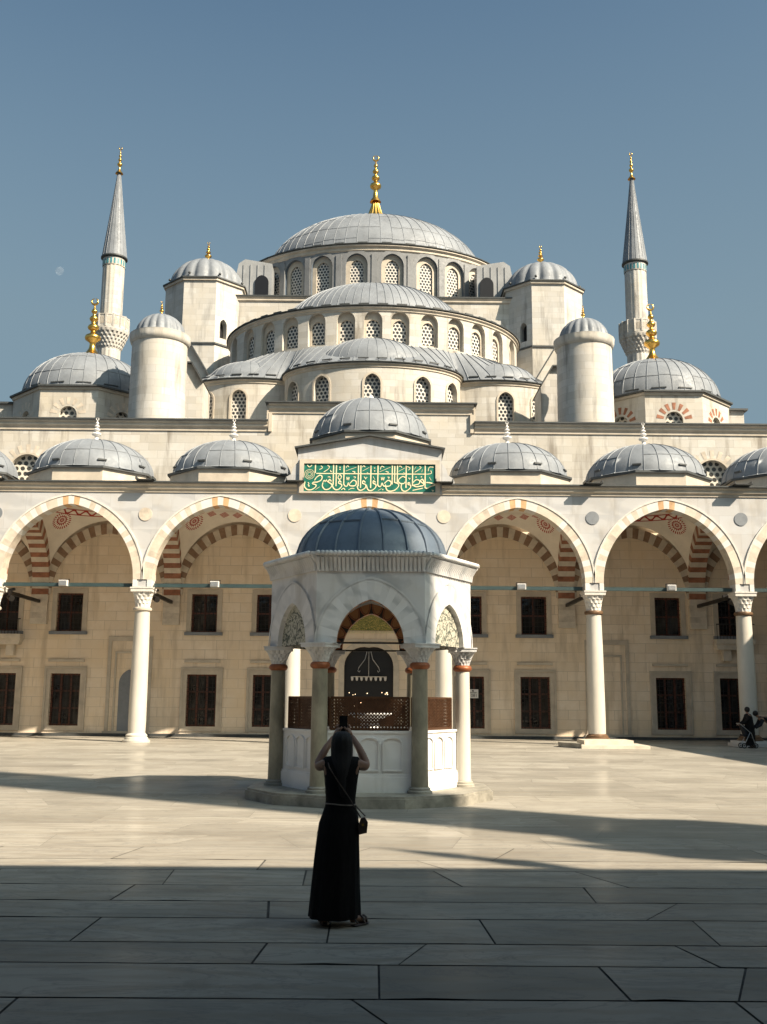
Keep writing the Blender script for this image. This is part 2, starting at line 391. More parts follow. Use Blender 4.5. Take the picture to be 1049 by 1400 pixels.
def ell(cx,cy,ax,ay,a0,a1,n=64):
    """arc facing -y; angle 0 is the front, positive to +x; travelled so that the inside is on the left"""
    return [(cx+ax*sin(radians(a0+(a1-a0)*i/n)),cy-ay*cos(radians(a0+(a1-a0)*i/n))) for i in range(n+1)]
def arch(w,zs,rise,n=10,off=0.0):
    """points from left spring over the crown to right spring of a pointed arch (offset outward by off)"""
    a=w/2; R=(a*a+rise*rise)/(2*a)
    th=math.acos(max(-1,min(1,(R-a)/(R+off)))) if R+off>0 else 0
    L=[(-a+R-(R+off)*cos(th*i/n),zs+(R+off)*sin(th*i/n)) for i in range(n+1)]
    return L+[(-x,z) for x,z in L[:-1][::-1]]
def outline(w,zb,zs,rise,n=8,off=0.0):
    if rise<=0: return [(-w/2-off,zb),(-w/2-off,zs+off),(w/2+off,zs+off),(w/2+off,zb)]
    A=arch(w,zs,rise,n,off); return [(A[0][0],zb)]+A+[(A[-1][0],zb)]
def wall_holed(mb,path,z0,z1,ops,d=0,depth=.4,mi=0,step=.8,u0=0,u1=None,reveal=True,mr=None):
    """ops: (u,w,zb,zs,rise)"""
    if u1 is None: u1=path.L
    mr=mi if mr is None else mr
    P=lambda u,z,dd=d: path.at(u,dd,z)
    def rect(a,b,za,zb):
        if b-a<1e-5 or zb-za<1e-5: return
        k=max(1,int(math.ceil((b-a)/step)))
        for i in range(k):
            x,y=a+(b-a)*i/k,a+(b-a)*(i+1)/k
            mb.face([P(x,za),P(y,za),P(y,zb),P(x,zb)],mi,[(x,za),(y,za),(y,zb),(x,zb)])
    ops=sorted(ops); cur=u0
    for k,(u,w,zb,zs,rise) in enumerate(ops):
        o=[(u+x,z) for x,z in outline(w,zb,zs,rise)]
        L,R=u-w/2,u+w/2
        end=u1 if k==len(ops)-1 else (R+ops[k+1][0]-ops[k+1][1]/2)/2
        rect(cur,L,z0,zb); rect(L,R,z0,zb); rect(R,end,z0,zb)
        rect(cur,L,zb,zs); rect(R,end,zb,zs)
        rect(cur,L,zs,z1); rect(R,end,zs,z1)
        A=o[1:-1]
        for i in range(len(A)-1):
            a,b=A[i],A[i+1]
            if b[0]-a[0]<1e-6: continue
            mb.face([P(*a),P(*b),P(b[0],z1),P(a[0],z1)],mi,[a,b,(b[0],z1),(a[0],z1)])
        if reveal:
            for i in range(len(o)):
                a,b=o[i],o[(i+1)%len(o)]
                if i==len(o)-1 and zb<=z0+1e-4: continue
                mb.face([P(*b),P(*a),P(a[0],a[1],d+depth),P(b[0],b[1],d+depth)],mr,[(0,b[1]),(0,a[1]),(depth,a[1]),(depth,b[1])])
        cur=end
    if not ops: rect(u0,u1,z0,z1)
def pane(mb,path,op,d,mi=0,uoff=0):
    u,w,zb,zs,rise=op
    o=outline(w,zb,zs,rise)
    mb.face([path.at(u+x,d,z) for x,z in o][::-1],mi,[(x+uoff,z) for x,z in o][::-1])
def ringframe(mb,path,op,wd,d0,d1,mi=0,bottom=True):
    """flat surround round an opening, front at d0, back at d1"""
    u,w,zb,zs,rise=op
    a=outline(w,zb,zs,rise); b=outline(w,zb,zs,rise,off=wd)
    if bottom: pass
    n=len(a)
    for i in range(n-1):
        p,q,r,s_=a[i],a[i+1],b[i+1],b[i]
        A=lambda t,d: path.at(u+t[0],d,t[1])
        mb.face([A(q,d0),A(p,d0),A(s_,d0),A(r,d0)],mi); mb.face([A(s_,d0),A(s_,d1),A(r,d1),A(r,d0)],mi); mb.face([A(p,d0),A(q,d0),A(q,d1),A(p,d1)],mi)
def cornice(mb,path,prof,mi=0,u0=0,u1=None,step=.8,closed_ends=True):
    """moulding: prof is a list of (outward, z)"""
    if u1 is None: u1=path.L
    k=max(1,int(math.ceil((u1-u0)/step)))
    for i in range(k):
        a,b=u0+(u1-u0)*i/k,u0+(u1-u0)*(i+1)/k
        for j in range(len(prof)-1):
            (o1,za),(o2,zb)=prof[j],prof[j+1]
            mb.face([path.at(a,-o1,za),path.at(b,-o1,za),path.at(b,-o2,zb),path.at(a,-o2,zb)],mi,[(a,za+o1),(b,za+o1),(b,zb+o2),(a,zb+o2)])
    for u in (u0,u1):
        mb.face([path.at(u,-o,z) for o,z in prof],mi)
def dome(mb,c,prof,seams=0,sw=.05,sh=.05,a0=0,a1=2*PI,sx=1,sy=1,n=96,mod=None,mi=0,ms=None):
    """lead dome with raised standing seams"""
    mb.lathe(prof,c,n,a0,a1,mod,sx,sy,mi)
    if seams:
        for k in range(seams):
            a=a0+(a1-a0)*(k+.5)/seams
            for j in range(len(prof)-1):
                (r1,z1),(r2,z2)=prof[j],prof[j+1]
                if r2<prof[0][0]*.06: continue
                def Q(r,z,da,up): 
                    rr=r+up*.6
                    x,y=cos(a),sin(a); tx,ty=-sin(a)*da,cos(a)*da
                    return (c[0]+(rr*x+tx)*sx,c[1]+(rr*y+ty)*sy,z+up*.8)
                w=sw/2
                A=[Q(r1,z1,-w,0),Q(r1,z1,-w*.5,sh),Q(r1,z1,w*.5,sh),Q(r1,z1,w,0)]; B=[Q(r2,z2,-w,0),Q(r2,z2,-w*.5,sh),Q(r2,z2,w*.5,sh),Q(r2,z2,w,0)]
                for i in range(3): mb.face([A[i],A[i+1],B[i+1],B[i]],mi if ms is None else ms)
def laps(mb,c,prof,idx,seams,a0=0,sx=1,sy=1,jit=.06,mi=0,span=2*PI):
    rl=random.Random(len(mb.v))
    for j in idx:
        r,z=prof[j]; r2,z2=prof[j+1]
        for k in range(seams):
            if rl.random()<.25: continue
            f=rl.uniform(0,.45); rr=r+(r2-r)*f; zz=z+(z2-z)*f
            a,b=a0+span*(k+.5)/seams,a0+span*(k+1.5)/seams
            m=(a+b)/2
            P=[(c[0]+rr*sx*cos(t_),c[1]+rr*sy*sin(t_),zz+.008) for t_ in (a,m,b)]
            mb.bar(P[0],P[1],.05,.03,mi); mb.bar(P[1],P[2],.05,.03,mi)
def cap(r,h,z,n=12,tip=0.0):
    """profile of a flattened cap from the eave (r,z) to the crown"""
    return [(r*cos(PI/2*i/n) if i<n else 0.0,z+h*sin(PI/2*i/n)) for i in range(n+1)]
def finial_prof(z0,z1,r):
    h=z1-z0
    P=[(1.55,0),(1.25,.05),(.75,.10),(.42,.17),(.34,.24),(.42,.27),(.9,.31),(1.0,.345),(.9,.38),(.38,.42),(.30,.46),(.62,.49),(.72,.52),(.6,.55),(.26,.58),(.24,.61),(.5,.64),(.55,.665),(.45,.69),(.2,.72),(.2,.75),(.36,.775),(.38,.79),(.3,.81),(.13,.84),(.1,.88),(0,.9)]
    return [(a*r,z0+b*h) for a,b in P]
def finial(name,c,z0,z1,r,mat,parent,crescent=True,n=20):
    mb=MB(); mb.lathe(finial_prof(z0,z1,r),c,n)
    if crescent:
        zc=z1-(z1-z0)*.045; R=(z1-z0)*.05
        pts=[(c[0]+R*cos(radians(100+340*i/16)),c[1],zc+R*sin(radians(100+340*i/16))) for i in range(17)]
        mb.tube(pts,[R*.1+R*.26*sin(PI*i/16) for i in range(17)],8)
    return mb.build(name,mat,parent,smooth=50)

# ------------------------------------------------------------------ ground
g=MB(); g.face([(-700,-300,-.012),(700,-300,-.012),(700,900,-.012),(-700,900,-.012)])
tag(g.build('ground',M['ground'],merge=False),kind='structure')
def paving():
    me=bpy.data.meshes.new('courtyard_paving'); v=[];f=[];tint=[]
    rows=[(-6.0,0.0)]
    while rows[-1][0]<53: 
        near=rows[-1][0]<13
        rows.append((rows[-1][0]+(random.uniform(.65,1.08) if near else random.uniform(.8,1.3)),random.uniform(-.011,.011)))
    for (ya,sa_),(yb_,sb_) in zip(rows[:-1],rows[1:]):
        near=ya<13.5; g0=random.uniform(.004,.012) if near else .003; x=-33-random.random()*2; k=0
        while x<33:
            w=random.uniform(.9,2.9) if random.random()<.85 else random.uniform(2.8,4.2); x2=x+w
            k2=random.uniform(-.26,.26) if random.random()<.6 else random.uniform(-.03,.03); gx=random.uniform(.003,.007) if near else .002
            n=max(2,int(w/.28)) if near and -9<x<9 else 1; jit=.007 if n>1 else 0
            L=lambda t_: x-k+2*k*t_; R_=lambda t_: x2-k2+2*k2*t_
            lo=[];hi=[]
            for i in range(n+1):
                t_=i/n
                xa=L(0)+gx+(R_(0)-L(0)-2*gx)*t_; xb=L(1)+gx+(R_(1)-L(1)-2*gx)*t_
                chip=random.uniform(.01,.035) if n>1 and random.random()<.10 else 0
                lo.append((xa,ya+sa_*xa+g0+random.uniform(0,jit)+chip,0)); hi.append((xb,yb_+sb_*xb-g0-random.uniform(0,jit),0))
            if n>1:
                c_=random.uniform(0,.014); lo[0]=(lo[0][0]+c_,lo[0][1]+c_*.5,0); c_=random.uniform(0,.014); hi[-1]=(hi[-1][0]-c_,hi[-1][1]-c_*.4,0)
            b=len(v); P=lo+hi[::-1]; v+=P; f.append(tuple(range(b,b+len(P))))
            tt=(random.random(),random.random(),random.random(),1); tint+=[tt]*len(P)
            x=x2; k=k2
    me.from_pydata(v,[],f); ca=me.color_attributes.new('tint','FLOAT_COLOR','CORNER')
    ca.data.foreach_set('color',[q for c in tint for q in c])
    me.materials.append(M['floor']); o=bpy.data.objects.new('pavement',me); COL.objects.link(o); tag(o,kind='structure')
paving()

# ------------------------------------------------------------------ portico
BAY=6.73; YF=45.55; YW=52.5; ZS=7.1; RISE=3.4; AW=5.9
port=thing('portico','white marble arcade of five wide pointed arches under small grey domes','portico',(AX,YF,0))
NB=3
edges=[AX+(k-.5)*BAY for k in range(-NB,NB+2)]
centres=[AX+k*BAY for k in range(-NB,NB+1)]
fp=Path([(edges[0]-.5,YF),(edges[-1]+.5,YF)])
U=lambda x: x-(edges[0]-.5)
mb=MB()
ops=[(U(x),AW+.36,6.76,ZS,RISE+.24) for x in centres]
wall_holed(mb,fp,6.76,11.05,ops,0,.7)
bk=Path([(edges[-1]+.5,YF+.7),(edges[0]-.5,YF+.7)])
wall_holed(mb,bk,6.76,11.3,[(bk.L-U(x),AW+.36,6.76,ZS,RISE+.24) for x in centres],0,.01)
for e in edges: mb.box(e-.40,e+.40,YF+.01,YF+.69,6.75,6.775)
mb.build('arcade_wall',M['arcade'],port)
def ring(mb,O,Ud,Nd,w,zs,rise,th,depth,n,cols,soff=None,legs=0.0,proud=0.0):
    """arch of n voussoirs. O origin, Ud along, Nd into the wall; cols(i) -> material slot"""
    Ud,Nd,O=Vector(Ud),Vector(Nd),Vector(O)
    m=n*3
    a=w/2; R=(a*a+rise*rise)/(2*a)
    def pt(t,off):
        s_=1 if t<=.5 else -1; q=t if t<=.5 else 1-t
        th_=math.acos((R-a)/(R+off)); g_=th_*q*2
        x=-a+R-(R+off)*cos(g_); z=zs+(R+off)*sin(g_)
        if q==.5: x=0
        return (x*s_,z)
    P=lambda xz,d: O+Ud*xz[0]+Nd*d+Vector((0,0,xz[1]))
    for i in range(n):
        for j in range(3):
            t0,t1=(i+j/3)/n,(i+(j+1)/3)/n
            p,q,r,s_=pt(t0,0),pt(t1,0),pt(t1,th),pt(t0,th); c=cols(i)
            L0=t0*(w+2*rise)*.8; L1=t1*(w+2*rise)*.8
            mb.face([P(p,-proud),P(q,-proud),P(r,-proud),P(s_,-proud)][::-1],c)
            mb.face([P(p,-proud),P(q,-proud),P(q,depth),P(p,depth)],c if soff is None else soff,[(L0,0),(L1,0),(L1,1),(L0,1)])
            mb.face([P(s_,-proud),P(r,-proud),P(r,depth),P(s_,depth)][::-1],c)
            mb.face([P(p,depth),P(q,depth),P(r,depth),P(s_,depth)],c if soff is None else soff,[(L0,0),(L1,0),(L1,1),(L0,1)])
    if legs:
        for sx in (-1,1):
            for i in range(int(legs/.34)):
                z0=zs-legs+i*.34; z1=min(z0+.34,zs); c=cols(i)
                x0,x1=sorted((sx*a,sx*(a+th)))
                q=[(x0,z0),(x1,z0),(x1,z1),(x0,z1)]
                mb.face([P(k,-proud) for k in q],c); mb.face([P(k,depth) for k in q][::-1],c)
                e=sx*a
                mb.face([P((e,z0),-proud),P((e,z1),-proud),P((e,z1),depth),P((e,z0),depth)][::sx],c)
rnd=random.Random(3)
for x in centres:
    mb=MB(); n=41
    pal=[rnd.choice((0,0,1)) if i%2 else rnd.choice((1,2,2)) for i in range(n)]
    pal[19]=3; pal[21]=3; pal[20]=0; pal[18]=0; pal[22]=0
    ring(mb,(x,YF,0),(1,0,0),(0,1,0),AW,ZS,RISE,.40,.70,n,lambda i:pal[i],proud=.045)
    o=outline(AW,ZS,ZS,RISE,n=16,off=.40); o2=outline(AW,ZS,ZS,RISE,n=16,off=.47)
    for i in range(len(o)-1):
        a,b,c,d=o[i],o[i+1],o2[i+1],o2[i]
        mb.face([(x+b[0],YF-.075,b[1]),(x+a[0],YF-.075,a[1]),(x+d[0],YF-.075,d[1]),(x+c[0],YF-.075,c[1])][::1],4)
        mb.face([(x+d[0],YF-.075,d[1]),(x+d[0],YF,d[1]),(x+c[0],YF,c[1]),(x+c[0],YF-.075,c[1])],4)
        mb.face([(x+a[0],YF-.075,a[1]),(x+b[0],YF-.075,b[1]),(x+b[0],YF-.04,b[1]),(x+a[0],YF-.04,a[1])],4)
    for sx in (-1,1):
        x0,x1=sorted((x+sx*AW/2,x+sx*(AW/2+.19)))
        mb.box(x0,x1,YF-.04,YF+.7,6.77,ZS,0,'t')
    mb.build('front_arch',[M['vwhite'],M['vcream'],M['vtan'],M['vorange'],M['capital']],port,smooth=25)
# striped arch rings on the rear wall and across the porch
for x in centres:
    mb=MB(); ring(mb,(x,YW-.14,0),(1,0,0),(0,1,0),5.7,ZS,3.15,.52,.13,33,lambda i:i%2,legs=0)
    mb.build('rear_arch',[M['vcream'],M['vbrown']],port,smooth=25)
for k,e in enumerate(edges):
    mb=MB(); ring(mb,(e-.42,(YF+.7+YW)/2,0),(0,1,0),(1,0,0),6.0,ZS,3.15,.75,.84,35,lambda i:i%2,legs=0)
    mb.build('cross_arch',[M['vcream'],M['vred']],port,smooth=25)
    mb=MB()
    for i in range(7):
        z0=5.55+i*.30; mb.box(e-.42,e+.42,YW-.22,YW-.01,z0,z0+.30,[0,2,0,2,0,1,0][i],'k'+('' if i==0 else 'b')+('' if i==6 else 't'))
    mb.build('wall_pier',[M['vcream'],M['vred'],M['vtan']],port)
# sail vaults with painted bands and medallions
def vz(x,y): return 7.42+sqrt(max(0,3.4*3.4*2-x*x-y*y))
for bi,x in enumerate(centres):
    yc=(YF+.7+YW-.14)/2; hx,hy=3.05,3.02
    mb=MB(); N=24
    for i in range(N):
        for j in range(N):
            q=[]
            for a,b in ((i,j),(i,j+1),(i+1,j+1),(i+1,j)):
                xx=-hx+2*hx*a/N; yy=-hy+2*hy*b/N; q.append((x+xx,yc+yy,vz(xx*1.1,yy*1.1)))
            mb.face(q,0)
    va=mb.build('vault',M['plaster'],port,smooth=60)
    def onv(u,v,lift=.03):
        z=vz(u*1.1,v*1.1); return (x+u,yc+v,z-lift)
    for (mx,my) in ((-2.22,2.18),(2.22,2.18),(-2.22,-2.18),(2.22,-2.18)):
        mb=MB(); r=.48; c0=Vector((mx,my)); rad=c0.normalized(); tan=Vector((-rad.y,rad.x)); K=20
        for rr in range(4):
            for i in range(K):
                q=[];uv=[]
                for a,b in ((rr,i),(rr+1,i),(rr+1,i+1),(rr,i+1)):
                    t_=a/4; an=2*PI*b/K; d=rad*(r*.72*t_*cos(an))+tan*(r*t_*sin(an)); p=c0+d
                    q.append(onv(p.x,p.y)); uv.append((t_*cos(an),t_*sin(an)))
                if rr==0: q=[q[0],q[1],q[2]]; uv=uv[:3]
                mb.face(q,0,uv)
        mb.build('painted_medallion',M['medal'],va,smooth=60)
    mb=MB(); K=64
    for i in range(K):
        a0,a1=2*PI*i/K,2*PI*(i+1)/K; q=[];uv=[]
        for r,a in ((2.84,a0),(2.84,a1),(2.54,a1),(2.54,a0)):
            q.append(onv(r*cos(a),r*sin(a))); uv.append((a*2.5,(r-2.54)/.30))
        mb.face(q,0,uv)
    mb.build('painted_band',M['chain' if bi%2==0 else 'scroll'] if abs(bi-3)!=2 else M['scroll'],va,smooth=60)
# columns
def capital(mb,cx,cy,z0,z1,r0,half,tiers=4,teeth=6,mi=0):
    N=48; rings=[]
    def sq(a): 
        c,s_=abs(cos(a)),abs(sin(a)); return (1/max(c,s_))
    for t_ in range(tiers):
        f0=t_/tiers; f1=(t_+1)/tiers
        for sub in (0,.55,1):
            f=f0+(f1-f0)*sub; z=z0+(z1-z0)*.78*f
            ring_=[]
            for i in range(N):
                a=2*PI*i/N+PI/N; g_=f**1.3
                base=(r0*(1-g_)+half*g_*(1+(min(sq(a),1.28)-1)*g_))
                tooth=abs(cos(teeth*a+(PI/2 if t_%2 else 0)))
                base*=(1-.20*(1-tooth)**.7*(sub>0)-.05*(sub==0))
                ring_.append((cx+base*cos(a),cy+base*sin(a),z))
            rings.append(ring_)
    for k in range(len(rings)-1):
        for i in range(N): mb.face([rings[k][i],rings[k][(i+1)%N],rings[k+1][(i+1)%N],rings[k+1][i]],mi)
    h=half*1.03; zt=z0+(z1-z0)*.775
    mb.box(cx-h,cx+h,cy-h,cy+h,zt,z0+(z1-z0)*.93,mi); h*=1.05; mb.box(cx-h,cx+h,cy-h,cy+h,z0+(z1-z0)*.932,z1,mi)
for k,e in enumerate(edges):
    cy=YF+.35
    mb=MB(); mb.lathe([(.375,.36),(.385,.9),(.38,2.2),(.365,3.8),(.345,5.0),(.33,5.72),(.0,5.72)],(e,cy),40)
    c=mb.build('column',M['column'],port,smooth=40)
    mb=MB(); mb.lathe([(.33,5.70),(.40,5.73),(.42,5.79),(.40,5.85),(.34,5.88)],(e,cy),40); mb.build('neck_ring',M['trim' if k<4 else 'brownring'],c,smooth=40)
    mb=MB(); capital(mb,e,cy,5.87,6.75,.34,.455); mb.build('capital',M['capital'],c,smooth=30)
    mb=MB()
    if k<4:
        mb.lathe([(.60,0),(.60,.09),(.52,.11),(.50,.19),(.46,.22),(.47,.30),(.40,.37),(.36,.40)],(e,cy),40); mb.build('column_base',M['column'],c,smooth=30)
    else:
        mb.lathe([(.56,.22),(.56,.30),(.48,.34),(.48,.40),(.40,.46),(.37,.50)],(e,cy),40); mb.build('bronze_collar',M['brownring'],c,smooth=30)
        mb=MB(); mb.box(e-.75,e+.75,cy-.75,cy+.75,0,.14); mb.box(e-.66,e+.66,cy-.66,cy+.66,.14,.24); mb.build('column_base',M['white'],c)
mb=MB(); mb.box(edges[0]-1.0,edges[0]-.55,YF,YW,0,11.4); mb.build('sun_block_wall',M['shade'],port)  # unseen wall added to keep sun out of the porch end
mb=MB(); mb.box(edges[-1]+.55,edges[-1]+1.0,YF,YW,0,11.4); mb.build('sun_block_wall',M['shade'],port)
# iron tie beams
mb=MB()
for x in centres:
    mb.box(x-BAY/2+.47,x+BAY/2-.47,YF+.28,YF+.42,6.79,6.95)
mb.build('tie_beam',M['green'],port)
mb=MB()
for e in edges: mb.box(e-.07,e+.07,YF+.72,YW-.24,6.62,6.78)
mb.build('cross_tie_beam',M['iron'],port)
# cornice, roof, domes
PC=[(0,11.05),(.05,11.06),(.05,11.16),(.14,11.22),(.14,11.34),(.22,11.40),(.22,11.46),(0,11.46)]
mb=MB(); cornice(mb,fp,PC,0,0,U(AX-3.275)); cornice(mb,fp,PC,0,U(AX+3.275),fp.L); mb.build('cornice',M['trim'],port)
mb=MB(); mb.box(edges[0]-.5,AX-3.275,YF-.30,YF+.05,11.465,11.53); mb.box(AX+3.275,edges[-1]+.5,YF-.30,YF+.05,11.465,11.53)
for e in edges[1:-1]:
    mb.exz([(e-.40,11.535),(e+.40,11.535),(e+.40,11.56),(e-.40,11.56)],YF-.62,YF)
    mb.exz([(e-.40,11.535),(e-.36,11.535),(e-.36,11.68),(e-.40,11.68)],YF-.62,YF); mb.exz([(e+.36,11.535),(e+.40,11.535),(e+.40,11.68),(e+.36,11.68)],YF-.62,YF)
mb.build('roof_edge',M['edge'],port)
mb=MB(); yc=(YF+.7+YW)/2
for x in centres:
    q=2.5; mb.box(x-BAY/2+.001,x+BAY/2-.001,YF+.06,yc-q,11.42,11.50); mb.box(x-BAY/2+.001,x+BAY/2-.001,yc+q,YW-.01,11.42,11.50)
    mb.box(x-BAY/2+.001,x-q,yc-q,yc+q,11.42,11.50); mb.box(x+q,x+BAY/2-.001,yc-q,yc+q,11.42,11.50)
mb.build('roof',M['lead'],port)
# round plaques in the spandrels
for k,e in enumerate(edges):
    mb=MB(); mb.exz([(e+.30*cos(2*PI*i/24),10.05+.30*sin(2*PI*i/24)) for i in range(24)],YF-.03,YF+.02)
    mb.build('round_plaque',[M['vtan'],M['lead'],M['vcream']][[0,1,0,2,2,1,1,0][k]],port)
def octo(c,r,rot=PI/8): return [(c[0]+r*cos(rot+PI/4*i),c[1]+r*sin(rot+PI/4*i)) for i in range(8)]
YD=48.95
for bi,x in enumerate(centres):
    ctr=(bi==NB); zb=12.4 if not ctr else 14.2
    mb=MB(); mb.prism(octo((x,YD),3.02),11.50,zb-.10,0,'')
    d=mb.build('dome_drum',M['trim'],port)
    mb=MB(); mb.prism(octo((x,YD),3.16),zb-.10,zb,0,'tb'); mb.build('drum_edge',M['edge'],d)
    mb=MB()
    pr=[(2.98,zb+.002)]+cap(2.86,1.78 if not ctr else 2.2,zb+.06,14)
    ra=rnd.uniform(0,.24); dome(mb,(x,YD),pr,26,.036,.03,a0=ra,a1=2*PI+ra,n=72); laps(mb,(x,YD),pr,(5,),26,ra)
    for a in (-112,-68,-25,205):
        aa=radians(a); mb.obox((x+2.80*cos(aa),YD+2.80*sin(aa),zb+.34),(-sin(aa)*.2,cos(aa)*.2,0),(cos(aa)*.10,sin(aa)*.10,0),(0,0,.035),1)
    dm=mb.build('small_dome',[M['lead'],M['edge']],port,smooth=45)
    if not ctr:
        finial('white_finial',(x,YD),zb+1.78,zb+3.05,.235,M['white'],dm)
    else:
        mb=MB(); mb.lathe([(.35,zb+2.2),(.2,zb+2.32),(.1,zb+2.5),(0,zb+2.6)],(x,YD),16); mb.build('white_finial',M['white'],dm,smooth=40)
# raised portal block with gable
mb=MB()
yb=YF-.12
mb.exz([(AX-3.27,11.05),(AX+3.27,11.05),(AX+3.27,13.15),(AX,13.72),(AX-3.27,13.15)],yb,YF+2.2)
mb.exz([(AX-3.9,11.46),(AX-3.28,11.46),(AX-3.28,12.5),(AX-3.5,12.2),(AX-3.55,11.95),(AX-3.8,11.8)],yb+.03,YF+.5)
mb.exz([(AX+3.28,11.46),(AX+3.9,11.46),(AX+3.8,11.8),(AX+3.55,11.95),(AX+3.5,12.2),(AX+3.28,12.5)],yb+.03,YF+.5)
pb=mb.build('portal_gable',M['arcade'],port)
mb=MB()
for s_ in (-1,1): mb.bar((AX+s_*3.42,YF+.9,13.14),(AX,YF+.9,13.75),2.5,.07)
mb.build('gable_edge',M['edge'],pb)
mb=MB(); y0=yb-.10
for (a,b,c,d) in ((-3.18,3.18,12.42,12.62),(-3.18,3.18,11.06,11.13),(-3.18,-2.98,11.13,12.42),(2.98,3.18,11.13,12.42)): mb.box(AX+a,AX+b,y0,yb,c,d)
mb.build('panel_moulding',M['trim'],pb)

# inscription panel: cream letters on green tile, bar across
ins=thing('inscription_panel','green tile panel with cream Arabic calligraphy above the central arch','sign',(AX,yb-.04,11.13))
mb=MB(); mb.box(AX-2.97,AX+2.97,yb-.04,yb-.003,11.14,12.41); mb.build('tile_ground',M['tilegreen'],ins)
UW=5.94/1831; 
def I2(u,v): return (AX-2.97+(u-80)*UW, 12.41-(v-58-(u-80)*.006)*(1.27/357))
strokes=[]
def st(pts,w=15,dx=0,sm=True): strokes.append(([(x+dx,y) for x,y in pts],w,sm))
st([(250,184),(1000,188),(1790,190)],13,0,False)
for x,a,b in ((237,62,178),(490,62,330),(530,75,350),(637,62,330),(838,75,350),(872,75,370),(1013,80,372),(1112,78,340),(1312,78,325),(1346,85,305),(1384,78,300),(1506,80,370),(1596,78,345),(1772,70,375)): st([(x,a),(x-3,b)],15,0,False)
st([(225,275),(260,230),(305,208),(332,228),(318,270),(270,295),(215,300),(200,318),(245,332),(242,362),(185,396),(125,392),(88,352),(95,290)])
st([(345,295),(362,272),(375,292),(392,268),(406,292),(425,285)],12)
st([(462,288),(435,262),(424,298),(458,318),(470,345),(430,385),(375,392),(338,352),(345,300)])
st([(600,300),(575,278),(563,308),(600,325),(605,352),(560,392),(510,390),(480,350),(486,310)])
st([(575,192),(602,228),(580,260),(553,240),(575,192)],12)
st([(637,320),(650,346),(682,346),(700,305),(722,342),(795,340),(808,292),(765,272),(720,315)])
st([(600,398),(635,376),(655,400)],11); st([(700,400),(740,378),(785,380)],9)
st([(938,300),(905,278),(898,310),(940,330),(935,370),(880,402),(838,390),(822,345)])
st([(918,225),(940,248),(962,228)],10); st([(940,246),(938,262)],9)
D=944
st([(135,300),(105,278),(103,310),(140,330),(130,370),(75,406),(28,392),(5,330)],15,D)
st([(165,330),(180,350),(208,350),(226,308),(250,346),(330,345),(352,300),(310,273),(255,315)],15,D)
st([(402,300),(450,318),(452,355),(400,400),(330,413),(288,390),(272,325)],15,D)
st([(555,240),(515,222),(468,250),(452,285),(480,312),(530,312),(556,280)],14,D)
st([(618,312),(590,302),(590,326),(622,335),(618,372),(560,412),(512,404),(492,360),(500,312)],15,D)
st([(648,330),(700,354),(760,347),(803,335),(808,292),(785,256),(763,282),(802,312)],15,D)
st([(655,305),(700,265),(747,276),(738,318),(665,334)],13,D)
st([(830,360),(852,378),(905,350),(968,330),(905,305),(842,300)],15,D)
st([(650,402),(720,388),(797,372)],12,D); st([(170,405),(220,380)],10,D); st([(920,392),(935,412),(950,396)],9,D)
for p in ([(290,135),(335,108),(310,84)],[(350,166),(412,130),(432,96),(402,80)],[(445,140),(452,160),(470,158)],[(660,152),(810,100)],[(665,112),(682,84),(704,98)],[(895,152),(990,104)],[(890,102),(912,84),(932,100)],[(752,156),(792,166),(770,182)],[(955,170),(975,178)],[(676,228),(680,268),(696,232),(700,270),(714,230)],[(770,228),(798,232),(785,250)],[(135,300),(150,318),(138,335),(160,345)],[(240,395),(300,358)],[(120,75),(152,100),(190,75)],[(410,232),(440,228),(445,245)]): st(p,10)
for p in ([(190,162),(342,100)],[(200,132),(216,90),(256,102)],[(272,156),(312,166),(300,182)],[(455,156),(542,110)],[(460,92),(482,86),(502,106)],[(575,90),(616,112),(590,142)],[(676,130),(702,90)],[(745,90),(768,110),(680,168)],[(790,128),(778,165)],[(868,152),(886,100),(946,100)],[(905,142),(912,180),(850,192)],[(212,230),(222,270),(236,232),(244,272),(258,230)],[(100,222),(126,266)],[(885,230),(912,272)],[(300,230),(326,234),(312,250)],[(520,170),(545,180)],[(598,235),(608,258),(622,240)]): st(p,10,D)
for (u,v) in ((580,104),(580,130),(1064,112),(1064,150),(1644,230),(1719,226),(150,350),(1180,392)): st([(u-8,v),(u+8,v)],15,0,False)
def catmull(P,k=5):
    if len(P)<3: return P
    Q=[P[0]]+P+[P[-1]]; out=[]
    for i in range(1,len(Q)-2):
        for j in range(k):
            t_=j/k; a,b,c,d=Q[i-1],Q[i],Q[i+1],Q[i+2]
            out.append(tuple(.5*((2*b[m])+(-a[m]+c[m])*t_+(2*a[m]-5*b[m]+4*c[m]-d[m])*t_*t_+(-a[m]+3*b[m]-3*c[m]+d[m])*t_**3) for m in (0,1)))
    out.append(P[-1]); return out
mb=MB()
for si,(pts,w,sm) in enumerate(strokes):
    q=[Vector(I2(*p)) for p in (catmull(pts) if sm else pts)]
    n=len(q); yy=yb-.050-.0004*(si%17); W=w*UW*.52
    lr=[]
    for i in range(n):
        d=(q[min(i+1,n-1)]-q[max(i-1,0)]).normalized(); nn=Vector((-d.y,d.x))
        k=1 if not sm else (.75+.35*abs(nn.x*.6+nn.y*.8))*(.55 if i in (0,n-1) else 1)
        lr.append((q[i]+nn*W*k,q[i]-nn*W*k))
    for i in range(n-1):
        a,b=lr[i]; c,d=lr[i+1]
        mb.face([(a.x,yy,a.y),(b.x,yy,b.y),(d.x,yy,d.y),(c.x,yy,c.y)])
ros=I2(155,195); 
